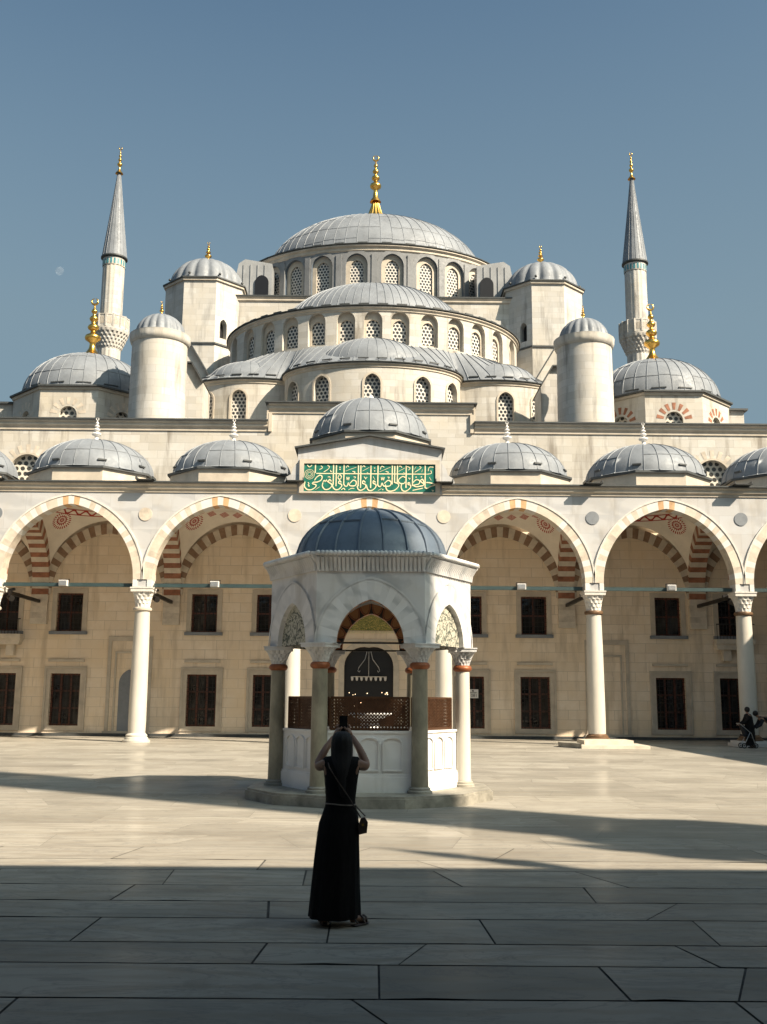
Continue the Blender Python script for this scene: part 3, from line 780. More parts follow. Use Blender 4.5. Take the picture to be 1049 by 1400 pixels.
for rr in (.235,.165,.10):
    for i in range(28):
        a,b=2*PI*i/28,2*PI*(i+.62)/28
        mb.face([(ros[0]+r*cos(t_),yb-.052,ros[1]+r*sin(t_)) for r,t_ in ((rr-.03,a),(rr,a),(rr,b),(rr-.03,b))])
mb.build('lettering',M['letter'],ins)

# ------------------------------------------------------------------ prayer hall
hall=thing('prayer_hall','great domed stone mosque with stacked lead half domes behind the arcade','mosque',(AX,YW,0))
X0,X1=AX-25,AX+25
wp=Path([(X0,YW),(X1,YW)]); WU=lambda x: x-X0
low=[]; up=[]; cxs=(5.1,8.43,15.3,18.55)
for s_ in (-1,1):
    for c in cxs: low.append((WU(AX+s_*c),1.5,.5,3.08,0)); up.append((WU(AX+s_*c),1.32,5.2,7.15,0))
door=(WU(AX),2.5,.0,3.55,.95)
blind=[(WU(AX+s_*18.0),1.75,12.9,13.55,.88) for s_ in (-1,1)]
mb=MB()
wall_holed(mb,wp,0,4.75,low+[door],0,.34,step=3)
wall_holed(mb,wp,4.75,8.0,up,0,.34,step=3)
wall_holed(mb,wp,8.0,11.4,[],0,step=5)
wall_holed(mb,wp,11.4,15.75,blind,0,.3,step=3,mi=1)
rp=Path([(AX-5.42,YW),(AX+5.42,YW)])
wall_holed(mb,rp,15.75,16.75,[],0,step=4,mi=1)
mb.box(X0,X0+.5,YW+.01,YW+40,0,16.2); mb.box(X1-.5,X1,YW+.01,YW+40,0,16.2)
mb.build('front_wall',[M['shade'],M['hall']],hall)
P16=[(0,15.75),(.06,15.77),(.06,15.9),(.18,16.02),(.18,16.14),(.28,16.2),(.28,16.28),(0,16.28)]
mb=MB(); cornice(mb,wp,P16,0,0,WU(AX-5.46),step=5); cornice(mb,wp,P16,0,WU(AX+5.46),wp.L,step=5)
cornice(mb,rp,[(o,z+1.0) for o,z in P16],0,-.1,rp.L+.1,step=5)
for s_ in (-1,1):
    x0,x1=sorted((AX+s_*5.42,AX+s_*5.24)); mb.box(x0,x1,YW-.14,YW,15.76,16.76)
    x0,x1=sorted((AX+s_*5.425,AX+s_*5.52)); mb.box(x0,x1,YW-.12,YW,16.285,17.2)
mb.build('wall_cornice',M['trim'],hall)
mb=MB()
mb.box(X0,AX-5.43,YW-.36,YW+8,16.285,16.36); mb.box(AX+5.43,X1,YW-.36,YW+8,16.285,16.36); mb.box(AX-5.6,AX+5.6,YW-.38,YW+1.2,17.285,17.36)
mb.box(X0+.5,X1-.5,YW+8,YW+40,16.1,16.2)
mb.build('roof_edge',M['edge'],hall)
mb=MB(); mb.box(AX-5.4,AX+5.4,YW+.4,YW+1.0,16.37,17.28); mb.build('parapet_back',M['hall'],hall)
# framed wooden windows, one mesh set, copied
def timber(parent,w,zb,zt,proto=None,rows=3,cols=2,sill=False):
    p=Path([(-3,YW),(3,YW)]); op=(3,w,zb,zt,0); h=zt-zb
    mb=MB(); mb.box(-w/2,w/2,YW+.26,YW+.30,zb,zt); win=mb.build('window',M['glass'],parent)
    mb=MB(); f=.085; y0,y1=YW+.16,YW+.25
    mb.box(-w/2,-w/2+f,y0,y1,zb,zt); mb.box(w/2-f,w/2,y0,y1,zb,zt); mb.box(-w/2+f,w/2-f,y0,y1,zb,zb+f); mb.box(-w/2+f,w/2-f,y0,y1,zt-f,zt)
    for c in range(1,cols):
        x=-w/2+w*c/cols; mb.box(x-.05,x+.05,y0+.012,y1-.012,zb+f,zt-f)
    for r in range(1,rows):
        z=zb+h*r/rows; mb.box(-w/2+f,w/2-f,y0+.02,y1-.02,z-.04,z+.04)
    fr=mb.build('frame',M['wood'],win)
    mb=MB(); nx=int(w/.19); nz=int(h/.21)
    for i in range(1,nx): x=-w/2+w*i/nx; mb.box(x-.012,x+.012,YW+.10,YW+.125,zb,zt)
    for i in range(1,nz): z=zb+h*i/nz; mb.box(-w/2,w/2,YW+.085,YW+.0995,z-.012,z+.012)
    mb.build('grille',M['iron'],win)
    mb=MB(); t_=.24; yo=YW-.05
    mb.box(-w/2-t_,-w/2,yo,YW+.05,zb-(0 if sill else t_),zt+t_); mb.box(w/2,w/2+t_,yo,YW+.05,zb-(0 if sill else t_),zt+t_); mb.box(-w/2,w/2,yo,YW+.05,zt,zt+t_)
    if not sill:
        mb.box(-w/2,w/2,yo,YW+.05,zb-t_,zb)
        for a,b,c,d in ((-w/2-t_-.07,-w/2-t_+.03,zb-t_,zt+t_),(w/2+t_-.03,w/2+t_+.07,zb-t_,zt+t_)): mb.box(a,b,yo-.045,YW+.03,c,d)
        mb.box(-w/2-t_-.07,w/2+t_+.07,yo-.045,YW+.03,zt+t_+.001,zt+t_+.10)
        mb.box(-w/2-.15,w/2+.15,yo-.06,YW+.03,zt+t_+.34,zt+t_+.47)
    mb.build('surround',M['trim'],win)
    if sill:
        mb=MB(); mb.box(-w/2-.3,w/2+.3,YW-.16,YW+.1,zb-.16,zb-.002); mb.build('sill',M['lead'],win)
    return win
pw=timber(hall,1.5,.5,3.08,rows=3,cols=3); pu=timber(hall,1.32,5.2,7.15,rows=2,cols=2,sill=True)
first=True
for s_ in (-1,1):
    for c in cxs:
        for pr in (pw,pu):
            if c==18.55 and pr is pu and False: continue
            o=pr if first else copy_tree(pr,hall)
            o.location=(AX+s_*c,0,0)
        first=False
# boxed balcony windows with carved brackets
for s_ in (-1,1):
    x=AX+s_*18.55; mb=MB()
    mb.box(x-1.0,x+1.0,YW-.62,YW-.17,4.78,5.02)
    mb.exz([(x-.9,4.5),(x+.9,4.5),(x+1.0,4.779),(x-1.0,4.779)],YW-.52,YW-.001)
    for q in (-.6,.25): mb.exz([(x+q,3.95),(x+q+.4,3.95),(x+q+.4,4.499),(x+q,4.499)],YW-.36,YW-.001)
    mb.build('balcony',M['vcream'],hall)
    mb=MB()
    for i in range(12): mb.box(x-.95+i*.165,x-.93+i*.165,YW-.58,YW-.56,5.02,5.75)
    mb.box(x-.97,x+.97,YW-.59,YW-.55,5.75,5.80); mb.build('balcony_railing',M['iron'],hall)
# framed shallow niches behind the columns
for s_ in (-1,1):
    x=AX+s_*12.1
    mb=MB()
    for a,b,c,d in ((-1.12,-.95,.25,4.95),(.95,1.12,.25,4.95),(-.95,.95,4.72,4.95),(-.75,-.66,.25,4.2),(.66,.75,.25,4.2),(-.66,.66,4.1,4.2)): mb.box(x+a,x+b,YW-.07,YW+.02,c,d)
    mb.box(x-1.2,x+1.2,YW-.12,YW+.02,.02,.249)
    mb.build('blind_niche',M['trim'],hall)
    mb=MB(); mb.exz([(x+a,z) for a,z in outline(1.0,.25,2.6,.7)][::-1],YW-.012,YW+.02); mb.build('niche_back',M['lead' if s_<0 else 'shade'],hall)
mb=MB(); mb.box(X0,X1,YW-.30,YW-.001,0,.14); mb.build('wall_footing',M['edge'],hall)
# portal with gilded tympanum; near-black sheet stands for the unlit open door
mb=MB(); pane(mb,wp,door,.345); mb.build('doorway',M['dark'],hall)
mb=MB(); ringframe(mb,wp,door,.28,-.06,.02); mb.box(AX-2.5,AX+2.5,YW-.05,YW-.002,4.82,4.92); mb.build('door_frame',M['vcream'],hall)
mb=MB(); o=[(-1.62,5.35),(1.62,5.35),(1.45,5.75),(1.05,6.15),(.7,6.3),(-.7,6.3),(-1.05,6.15),(-1.45,5.75)]
mb.face([(AX+a,YW-.06,z) for a,z in o],0,[(a,z) for a,z in o]); gt=mb.build('gilded_tympanum',M['gilt'],hall)
mb=MB()
for i in range(25): mb.obox((AX-1.62+i*.135,YW-.065,5.26),(.04,0,0),(0,.015,0),(0,0,.05))
for i in range(12): mb.obox((AX-.75+i*.135,YW-.065,6.38),(.04,0,0),(0,.015,0),(0,0,.05))
mb.build('gilt_studs',M['letter'],gt)
mb=MB(); ring(mb,(AX,YW-.20,0),(1,0,0),(0,1,0),3.9,5.0,1.95,.35,.18,31,lambda i:0); mb.build('portal_arch',M['vcream'],hall,smooth=30)
# striped-lattice windows of the upper wall
def rays(mb,path,op,wd,n,d0,mi=0,gap=.5):
    u,w,zb,zs,rise=op
    a=arch(w,zs,rise,12,.12); b=arch(w,zs,rise,12,.12+wd); m=len(a)-1
    for i in range(n):
        t0=(i+.5-gap/2)/n*m; t1=(i+.5+gap/2)/n*m
        def L(A,t_): k=min(int(t_),m-1); f=t_-k; return (A[k][0]+(A[k+1][0]-A[k][0])*f,A[k][1]+(A[k+1][1]-A[k][1])*f)
        q=[L(a,t0),L(a,t1),L(b,t1),L(b,t0)]
        mb.face([path.at(u+x,d0,z) for x,z in q][::-1],mi)
def latt_window(parent,path,op,depth,frame=.1,mat='lattice',fm='trim',ray=0,inner=None,raymat='vred'):
    mb=MB(); pane(mb,path,inner or op,depth); w=mb.build('window',M[mat],parent)
    if frame:
        mb=MB(); ringframe(mb,path,op,frame,-.05,.01); mb.build('frame',M[fm],w)
    if inner:
        mb=MB(); u,ww,zb,zs,rise=op
        wall_holed(mb,path,zb-.02,zs+rise+.1,[inner],depth-.12,.12,u0=u-ww/2-.05,u1=u+ww/2+.05,step=.4); mb.build('niche',M['trim'],w)
    if ray:
        mb=MB(); rays(mb,path,op,.42,ray,-.012); mb.build('painted_rays',M[raymat],w)
    return w
for op in blind: latt_window(hall,wp,op,.29,.10,'lattice2',ray=9,raymat='vtan')

# corner domes
def corner(s_):
    c=(AX+s_*17.45,61.0); R=4.35
    poly=octo(c,R)
    mb=MB(); wins=[]
    for i in range(8):
        a,b=poly[i],poly[(i+1)%8]
        p=Path([a,b]); mid=((a[0]+b[0])/2,(a[1]+b[1])/2)
        if mid[1]<c[1]+.1:
            op=(p.L/2,1.02,17.0,17.85,.52); wall_holed(mb,p,16.2,19.35,[op],0,.25); wins.append((p,op))
        else: wall_holed(mb,p,16.2,19.35,[],0)
    d=mb.build('corner_drum',M['hall'],hall)
    for p,op in wins: latt_window(d,p,op,.24,0,'lattice2',ray=7,raymat='vred' if s_>0 else 'vtan')
    mb=MB(); mb.prism(octo(c,R+.10),19.35,19.50,0,'tb'); mb.build('drum_cornice',M['trim'],d)
    mb=MB(); mb.prism(octo(c,R+.25),19.505,19.60,0,'tb'); mb.build('drum_edge',M['edge'],d)
    mb=MB(); dome(mb,c,[(4.12,19.601)]+cap(3.95,3.0,19.66,14),34,.042,.035,n=96)
    for i in range(16):
        a=2*PI*(i+.5)/16; mb.obox((c[0]+3.93*cos(a),c[1]+3.93*sin(a),19.86),(-sin(a)*.42,cos(a)*.42,0),(cos(a)*.05,sin(a)*.05,0),(0,0,.03),1)
    laps(mb,c,cap(3.95,3.0,19.66,14),(3,7),34)
    dm=mb.build('corner_dome',[M['lead'],M['edge']],hall,smooth=45)
    finial('gilded_finial',c,22.55,26.5,.50,M['gold'],dm,n=28)
    # small block at the outer end
    x0,x1=sorted((AX+s_*21.6,AX+s_*22.6)); mb=MB(); mb.box(x0,x1,60,66,16.2,19.3); o=mb.build('corner_block',M['hall'],hall)
    mb=MB(); mb.box(x0-.2,x1+.2,59.8,66.2,19.301,19.42); mb.build('roof_edge',M['edge'],o)
for s_ in (-1,1): corner(s_)
# round stair turrets
for s_ in (-1,1):
    c=(AX+s_*12.2,56.3)
    mb=MB(); mb.lathe([(1.60,16.2),(1.58,19),(1.56,21.75)],c,48); tu=mb.build('round_turret',M['tower'],hall,smooth=40)
    mb=MB(); mb.lathe([(1.56,21.75),(1.64,21.8),(1.70,22.0),(1.70,22.12),(1.72,22.3),(1.45,22.36),(1.4,22.3)],c,96,mod=lambda a,k,z:1+(.012*abs(cos(12*a)) if k>1 else 0)); mb.build('turret_rim',M['tower'],tu,smooth=40)
    mb=MB(); dome(mb,c,[(1.5,22.3)]+cap(1.42,1.25,22.4,10),0,n=120,mod=lambda a,k,z:1-.075*(1-abs(cos(9*a)))); td=mb.build('turret_dome',M['lead'],tu,smooth=60)
    finial('gilded_finial',c,23.6,24.5,.13,M['gold'],td)
# octagonal weight towers
for s_ in (-1,1):
    c=(AX+s_*12.95,75.0); R=3.15
    poly=octo(c,R); mb=MB(); op=None
    for i in range(8):
        a,b=poly[i],poly[(i+1)%8]; p=Path([a,b]); mid=((a[0]+b[0])/2-c[0],(a[1]+b[1])/2-c[1])
        if mid[1]<-1 and mid[0]*s_<-1:
            op=(p.L*(.32 if s_<0 else .66),.62,28.15,29.2,.45); wall_holed(mb,p,27.6,32.5,[op],0,.5); pp=p
        else: wall_holed(mb,p,27.6,32.5,[],0)
    tw=mb.build('weight_tower',M['tower'],hall)
    mb=MB(); pane(mb,pp,op,.49); mb.build('tower_opening',M['dark'],tw)
    mb=MB(); mb.prism(octo(c,R+.14),32.5,32.68,0,'tb'); mb.build('tower_cornice',M['trim'],tw)
    for rr_,za,zb_ in ((.24,32.683,32.78),(.22,27.5,27.62)):
        mb=MB(); mb.prism(octo(c,R+rr_),za,zb_,0,'tb'); mb.build('tower_edge',M['edge'],tw)
    mb=MB(); mb.prism(octo(c,R+.12),18,27.5,0,'t'); mb.build('tower_base',M['tower'],tw)
    mb=MB(); dome(mb,c,[(2.95,32.79)]+cap(2.85,2.35,32.9,12),0,n=144,mod=lambda a,k,z:1-.085*(1-abs(cos(8*a)))**1.5)
    for i in range(8):
        a=2*PI*(i+.5)/8+.1; mb.ball((c[0]+2.95*cos(a),c[1]+2.95*sin(a),33.15),.11,1,8)
    td=mb.build('tower_dome',[M['lead'],M['edge']],tw,smooth=60)
    finial('gilded_finial',c,35.1,36.9,.27,M['gold'],td)
# stepped buttresses beside the half domes
for s_ in (-1,1):
    f=lambda x: AX+s_*x
    def pz(pts,y0,y1,name,edge=True):
        q=[(f(x),z) for x,z in pts]
        if s_<0: q=q[::-1]
        mb=MB(); mb.exz(q,y0,y1); o=mb.build(name,M['tower'],hall)
        if edge:
            mb=MB(); top=[p for p in q if p[1]>19]; top=sorted(top)
            for a,b in zip(top[:-1],top[1:]): mb.bar((a[0],(y0+y1)/2-.1,a[1]+.03),(b[0],(y0+y1)/2-.1,b[1]+.03),(y1-y0)+.35,.09)
            mb.build('buttress_edge',M['edge'],o)
    pz([(10.85,17),(14.8,17),(14.8,25.4),(12.35,25.4),(10.85,22.9)],65.5,71.9,'buttress')
    pz([(10.2,16.3),(13.6,16.3),(13.6,21.8),(10.9,21.8),(10.2,20.6)],59.5,62.0,'lower_buttress')
# square base and main drum, dome
mb=MB(); sp=Path([(AX-11.2,73.6),(AX+11.2,73.6)]); wall_holed(mb,sp,18,31.7,[],0,step=5)
mb.box(AX-11.2,AX+11.2,73.61,92,30,31.69); bs=mb.build('square_base',M['hall'],hall)
mb=MB(); cornice(mb,sp,[(0,31.45),(.12,31.55),(.12,31.7),(.2,31.78),(.2,31.84),(0,31.84)],step=5); mb.build('base_cornice',M['trim'],bs)
mb=MB(); mb.box(AX-11.5,AX+11.5,73.35,92,31.845,31.93); mb.build('base_edge',M['edge'],bs)
DC=(AX,82.4); DX,DY=10.75,7.55
dp=Path(ell(AX,82.4,DX,DY,-180,180,240))
def upos(p,cx,cy,ax,ay,deg): return p.near(cx+ax*sin(radians(deg)),cy-ay*cos(radians(deg)))
# angles chosen so that the windows stand evenly along the front of the flattened drum
wang=[7.3,21.8,35.7,50,65,82]
wang=[s_*a for a in wang for s_ in (-1,1)]
dops=[(upos(dp,AX,82.4,DX,DY,a),1.75,32.2,35.1,.95) for a in wang]
mb=MB(); wall_holed(mb,dp,31.93,36.35,dops,0,.38,step=.5,mr=1); dr=mb.build('main_drum',[M['leadwall'],M['lead_blue']],hall,smooth=30)
for op in dops:
    latt_window(dr,dp,op,.36,.34,'lattice',fm='leadwall',inner=(op[0],1.06,32.3,34.95,.66))
mb=MB()
sa=sorted(dops); 
for i in range(len(sa)-1):
    u=(sa[i][0]+sa[i+1][0])/2
    if sa[i+1][0]-sa[i][0]>5: continue
    a=dp.at(u-.22,-.12,0); b=dp.at(u+.22,-.12,0); c=dp.at(u+.22,.1,0); d=dp.at(u-.22,.1,0)
    mb=MB(); mb.prism([a[:2],b[:2],c[:2],d[:2]],31.935,36.0,0,'t'); mb.build('drum_pier',M['leadwall'],dr)
mb=MB(); cornice(mb,dp,[(0,36.2),(.10,36.3),(.10,36.5),(.26,36.6),(.26,36.7),(0,36.72)],step=.5); mb.build('drum_cornice',M['trim'],dr,smooth=40)
mb=MB(); cornice(mb,dp,[(.0,36.72),(.34,36.74),(.35,36.80),(0,36.87)],step=.5); mb.build('drum_edge',M['edge'],dr,smooth=40)
kx,ky=DX/10,DY/10
mb=MB(); cornice(mb,dp,[(.1,36.87),(-1.2,36.93),(-2.8,36.98)],step=.5); dome(mb,DC,cap(10,5.3,36.9,20),60,.05,.04,sx=.915,sy=.66,n=160)
for i in range(36):
    a=2*PI*(i+.5)/36; mb.obox((DC[0]+10.0*kx*cos(a),DC[1]+10.0*ky*sin(a),36.99),(-sin(a)*.36*kx,cos(a)*.36*ky,0),(cos(a)*.04,sin(a)*.04,0),(0,0,.03),1)
laps(mb,DC,cap(10,5.3,36.9,20),(2,5,9),60,0,.915,.66)
md=mb.build('main_dome',[M['lead'],M['edge']],hall,smooth=45)
mb=MB(); mb.lathe([(1.5,41.9),(1.0,42.5),(.62,43.1),(.35,43.9),(.25,44.3)],DC,48,mod=lambda a,k,z:1-.12*abs(sin(8*a))); pz=finial_prof(44.2,48.5,.50)
mb.lathe([(r*(.62 if z<44.8 else 1),z) for r,z in pz],DC,28)
R=.24; pts=[(DC[0]+R*cos(radians(100+340*i/16)),DC[1],48.32+R*sin(radians(100+340*i/16))) for i in range(17)]; mb.tube(pts,[.03+.05*sin(PI*i/16) for i in range(17)],8)
mb.build('gilded_finial',M['gold'],md,smooth=50)
# lead-clad buttress blocks at the foot of the drum
for s_ in (-1,1):
    f=lambda x: AX+s_*x
    pts=[(8.0,31.95),(11.2,31.95),(10.6,35.3),(10.1,35.65),(8.0,35.3)]
    q=[(f(x),z) for x,z in pts]; q=q if s_>0 else q[::-1]
    mb=MB(); mb.exz(q,75.3,79.5)
    for x in (8.55,9.1,9.65,10.2): mb.box(f(x)-.03,f(x)+.03,75.24,75.3,31.96,35.2)
    o=mb.build('lead_block',M['leadlit'],hall)
    mb=MB(); mb.exz([(f(8.75)+a,z) for a,z in outline(1.05,31.96,33.7,.6)][::-1],75.18,75.235); mb.build('block_arch',M['dark'],o)  # near-black slab painted in for the shade of an arched opening
# upper half dome with its ring of windows
HC=(AX,71.6); HX,HY=10.4,8.3
hp=Path(ell(AX,71.6,HX,HY,-98,98,160))
hang=[0]+[s_*a for a in (10.2,20.6,31.5,43,55.5,70) for s_ in (-1,1)]
hops=[(upos(hp,AX,71.6,HX,HY,a),1.2,24.55,26.15,.68) for a in hang]
mb=MB(); wall_holed(mb,hp,21.5,26.75,hops,0,.42,step=.5); hd=mb.build('half_dome_drum',M['hall'],hall,smooth=30)
for op in hops: latt_window(hd,hp,op,.40,0,'lattice',inner=(op[0],.9,24.72,25.8,.5))
mb=MB(); cornice(mb,hp,[(0,26.75),(.08,26.8),(.08,26.9),(.2,26.98),(.2,27.05),(0,27.08)],step=.5); mb.build('half_dome_cornice',M['trim'],hd,smooth=40)
mb=MB(); cornice(mb,hp,[(0,27.08),(.28,27.095),(.29,27.15),(0,27.21)],step=.5); mb.build('half_dome_edge',M['edge'],hd,smooth=40)
mb=MB(); cornice(mb,hp,[(.1,27.21),(-1.2,27.27),(-3.6,27.34)],step=.5); dome(mb,HC,cap(10,4.25,27.25,18),40,.055,.045,a0=PI-.05,a1=2*PI+.05,sx=.71,sy=.62,n=120)
for i in range(26):
    a=PI+PI*(i+.5)/26; mb.obox((HC[0]+10.0*HX/10*cos(a),HC[1]+10.0*HY/10*sin(a),27.30),(-sin(a)*.34,cos(a)*.34*.8,0),(cos(a)*.05,sin(a)*.05,0),(0,0,.04),1)
mb.build('half_dome',[M['lead'],M['edge']],hall,smooth=45)
# lower wall: three apses in a row
ce=ell(AX,63.0,5.6,3.3,-90,90,80)
def side(s_): return ell(AX+s_*7.9,65.9,4.3,2.7,-88,88,60)
Lp,Rp=side(-1),side(1)
def inside(p,cx,cy,ax,ay): return ((p[0]-cx)/ax)**2+((p[1]-cy)/ay)**2<1
ce=[p for p in ce if not inside(p,AX-7.9,65.9,4.3,2.7) and not inside(p,AX+7.9,65.9,4.3,2.7)]
Lp=[p for p in Lp if not inside(p,AX,63.0,5.6,3.3) and (p[0]<AX-5.2)]; Rp=[p for p in Rp if not inside(p,AX,63.0,5.6,3.3) and p[0]>AX+5.2]
ap=Path([(AX-13.5,67.2)]+Lp+ce+Rp+[(AX+13.5,67.2)])
aops=[]
for a in (0,33,-33,62,-62): aops.append((ap.near(AX+5.6*sin(radians(a)),63.0-3.3*cos(radians(a))),1.0,19.0,20.75,.62))
for s_ in (-1,1):
    for a in (8,42): aops.append((ap.near(AX+s_*(7.9+4.3*sin(radians(a))),65.9-2.7*cos(radians(a))),1.0,19.3,20.75,.6))
mb=MB(); wall_holed(mb,ap,16.2,21.75,aops,0,.35,step=.45); aw=mb.build('apse_wall',M['hall'],hall,smooth=30)
for op in aops: latt_window(aw,ap,op,.28,.12,'lattice2' if False else 'lattice')
mb=MB(); cornice(mb,ap,[(0,21.75),(.06,21.8),(.06,21.9),(.16,21.97),(.16,22.03),(0,22.05)],step=.4); mb.build('apse_cornice',M['trim'],aw,smooth=40)
mb=MB(); cornice(mb,ap,[(-.2,22.05),(.24,22.065),(.25,22.12),(-.12,22.20)],step=.4); mb.build('apse_edge',M['edge'],aw,smooth=40)
mb=MB(); K=8
def roofpt(u,t_):
    x,y,_=ap.at(u,.08,0); ang=atan2((x-AX)/HX,-(y-71.6)/HY); ang=max(-1.62,min(1.62,ang))
    hx_,hy_=AX+(HX-.1)*sin(ang),71.6-(HY-.1)*cos(ang)
    return (x+(hx_-x)*t_,y+(hy_-y)*t_,22.2+2.35*(t_**.85))
nu=170
for a in range(nu):
    u0_,u1_=ap.L*a/nu,ap.L*(a+1)/nu
    for b in range(K): mb.face([roofpt(u0_,b/K),roofpt(u1_,b/K),roofpt(u1_,(b+1)/K),roofpt(u0_,(b+1)/K)])
for a in range(44):
    u_=ap.L*(a+.5)/44; P=[Vector(roofpt(u_,b/K)) for b in range(K+1)]
    for p,q in zip(P[:-1],P[1:]): mb.bar(p+Vector((0,0,.02)),q+Vector((0,0,.02)),.05,.06)
for a in range(30):
    u_=ap.L*(a+.5)/30; p=Vector(roofpt(u_,.04)); q=Vector(roofpt(u_+.1,.04)); d=(q-p).normalized()*.33; mb.obox(p+Vector((0,0,.10)),d,Vector((-d.y,d.x,0)).normalized()*.04,(0,0,.03),1)
mb.build('apse_roof',[M['lead'],M['edge']],hall,smooth=40)
mb=MB(); dome(mb,(AX,63.0),cap(10,2.35,22.25,12),22,.05,.04,a0=PI-.3,a1=2*PI+.3,sx=.38,sy=.29,n=80); mb.build('apse_dome',M['lead'],hall,smooth=45)
for s_ in (-1,1):
    c=(AX+s_*8.2,65.7); mb=MB(); dome(mb,c,cap(10,1.65,22.25,10),16,.05,.04,a0=PI-.3,a1=2*PI+.3,sx=.29,sy=.23,n=64); mb.build('apse_dome',M['lead'],hall,smooth=45)
    mb=MB(); x0,x1=sorted((AX+s_*11.6,AX+s_*13.6)); mb.box(x0,x1,62.1,73,16.2,21.2); mb.build('side_wall',M['tower'],hall)

# ------------------------------------------------------------------ minarets
def minaret(name,c,label,zg=36.0,parts=True,scale=1.0):
    r=thing(name,label,'minaret',(c[0],c[1],0),'slender minarets flanking the mosque' if parts else None)
    fl=lambda a,k,z:1-.045*(1-abs(cos(8*a)))
    mb=MB(); mb.lathe([(1.10,0),(1.06,zg-1.2)],c,64,mod=fl); mb.build('lower_shaft',M['tower'],r,smooth=35)
    mb=MB(); P=[(1.04,zg-2.2)]
    for i in range(5): P+= [(1.1+.13*i,zg-2.1+i*.32),(1.2+.13*i,zg-1.95+i*.32)]
    mb.lathe(P+[(1.74,zg-.45),(1.74,zg-.40)],c,96,mod=lambda a,k,z:1-(.07*(1-abs(cos(12*a+(k//2%2)*PI/2))) if 0<k<11 else 0)); mb.lathe([(1.74,zg-.40),(1.74,zg-.3),(.5,zg-.3)],c,32); mb.build('balcony_corbel',M['tower'],r,smooth=30)
    mb=MB()
    for i in range(16):
        a0,a1=2*PI*i/16,2*PI*(i+1)/16
        p,q=Vector((c[0]+1.68*cos(a0),c[1]+1.68*sin(a0),0)),Vector((c[0]+1.68*cos(a1),c[1]+1.68*sin(a1),0))
        mb.bar(p+Vector((0,0,zg+.27)),q+Vector((0,0,zg+.27)),.08,1.1); mb.bar(p+Vector((0,0,zg-.29)),p+Vector((0,0,zg+.98)),.16,.16)
        for t_ in (.3,.5,.7): 
            m_=p.lerp(q,t_); m_=m_+(m_-Vector((c[0],c[1],0))).normalized()*.05; mb.obox((m_.x,m_.y,zg+.3),((q-p)*.055),((m_-Vector((c[0],c[1],0))).normalized()*.012),(0,0,.33),1)
        mb.bar(p+Vector((0,0,zg+.87)),q+Vector((0,0,zg+.87)),.14,.10)
    mb.build('balcony_parapet',[M['tower'],M['trim']],r)
    mb=MB(); mb.lathe([(1.04,zg-.3),(1.02,zg+6.1)],c,64,mod=fl); mb.build('upper_shaft',M['tower'],r,smooth=35)
    mb=MB(); mb.lathe([(1.05,zg+6.1),(1.05,zg+6.85)],c,48); 
    for i in range(20):
        a=2*PI*i/20; mb.obox((c[0]+1.055*cos(a),c[1]+1.055*sin(a),zg+6.45),(-sin(a)*.08,cos(a)*.08,0),(cos(a)*.012,sin(a)*.012,0),(0,0,.26),1)
    mb.build('tile_band',[M['tower'],M['bluetile']],r,smooth=30)
    mb=MB(); mb.lathe([(1.06,zg+6.85),(1.24,zg+6.95),(1.24,zg+7.08),(1.12,zg+7.1)],c,48,mi=1); dome(mb,c,[(1.16,zg+7.1),(.98,zg+8.6),(.60,zg+11.8),(.14,zg+15.9),(.0,zg+16.0)],20,.05,.035,n=40)
    co=mb.build('lead_cone',[M['lead'],M['edge']],r,smooth=35)
    finial('gilded_finial',c,zg+15.8,zg+18.6,.24,M['gold'],co)
    return r
minaret('minaret',(AX-24.9,92),'slender stone minaret standing left of the domes, near the pale moon')
minaret('minaret',(AX+24.85,92),'slender fluted minaret rising at the right of the domes')

# ------------------------------------------------------------------ ablution fountain
FC=(-.10,21.40)
fo=thing('fountain','hexagonal marble ablution fountain kiosk with blue lead dome in the courtyard','fountain',(FC[0],FC[1],0))
hexa=lambda r: [(FC[0]+r*cos(radians(60*i)),FC[1]+r*sin(radians(60*i))) for i in range(6)]
dode=lambda r: [(FC[0]+r*cos(radians(30*i+15)),FC[1]+r*sin(radians(30*i+15))) for i in range(12)]
mb=MB(); mb.prism(dode(2.52),0,.17,0,'tb'); mb.prism(dode(2.48),.17,.21,0,'t'); 
mb.build('plinth',M['plinth'],fo)
RC=1.90
for i in range(6):
    a=radians(60*i); cx,cy=FC[0]+RC*cos(a),FC[1]+RC*sin(a)
    mb=MB(); mb.lathe([(.165,.30),(.158,.6),(.155,1.5),(.145,2.54),(0,2.54)],(cx,cy),28); c=mb.build('column',M['granite'] if i not in (0,) else M['column'],fo,smooth=40)
    mb=MB(); mb.lathe([(.235,.21),(.235,.255),(.20,.275),(.205,.30),(.17,.33)],(cx,cy),28); mb.build('column_base',M['plinth'],c,smooth=30)
    mb=MB(); mb.lathe([(.145,2.50),(.185,2.53),(.195,2.57),(.18,2.61),(.15,2.63)],(cx,cy),28); mb.build('neck_ring',M['rustring'],c,smooth=40)
    mb=MB()
    sub=MB(); capital(sub,0,0,2.62,2.985,.15,.265,tiers=4,teeth=7)
    R=Matrix.Rotation(a,4,'Z')
    for f,uv in zip(sub.f,sub.uv):
        mb.face([R@Vector(sub.v[j])+Vector((cx,cy,0)) for j in f],0)
    mb.build('capital',M['fmarble'],c,smooth=30)
AO=1.80; T=.30
corn=hexa(AO/cos(radians(30))); cin=hexa((AO-T)/cos(radians(30)))
mb=MB(); OPF=(1.28,2.985,.83)
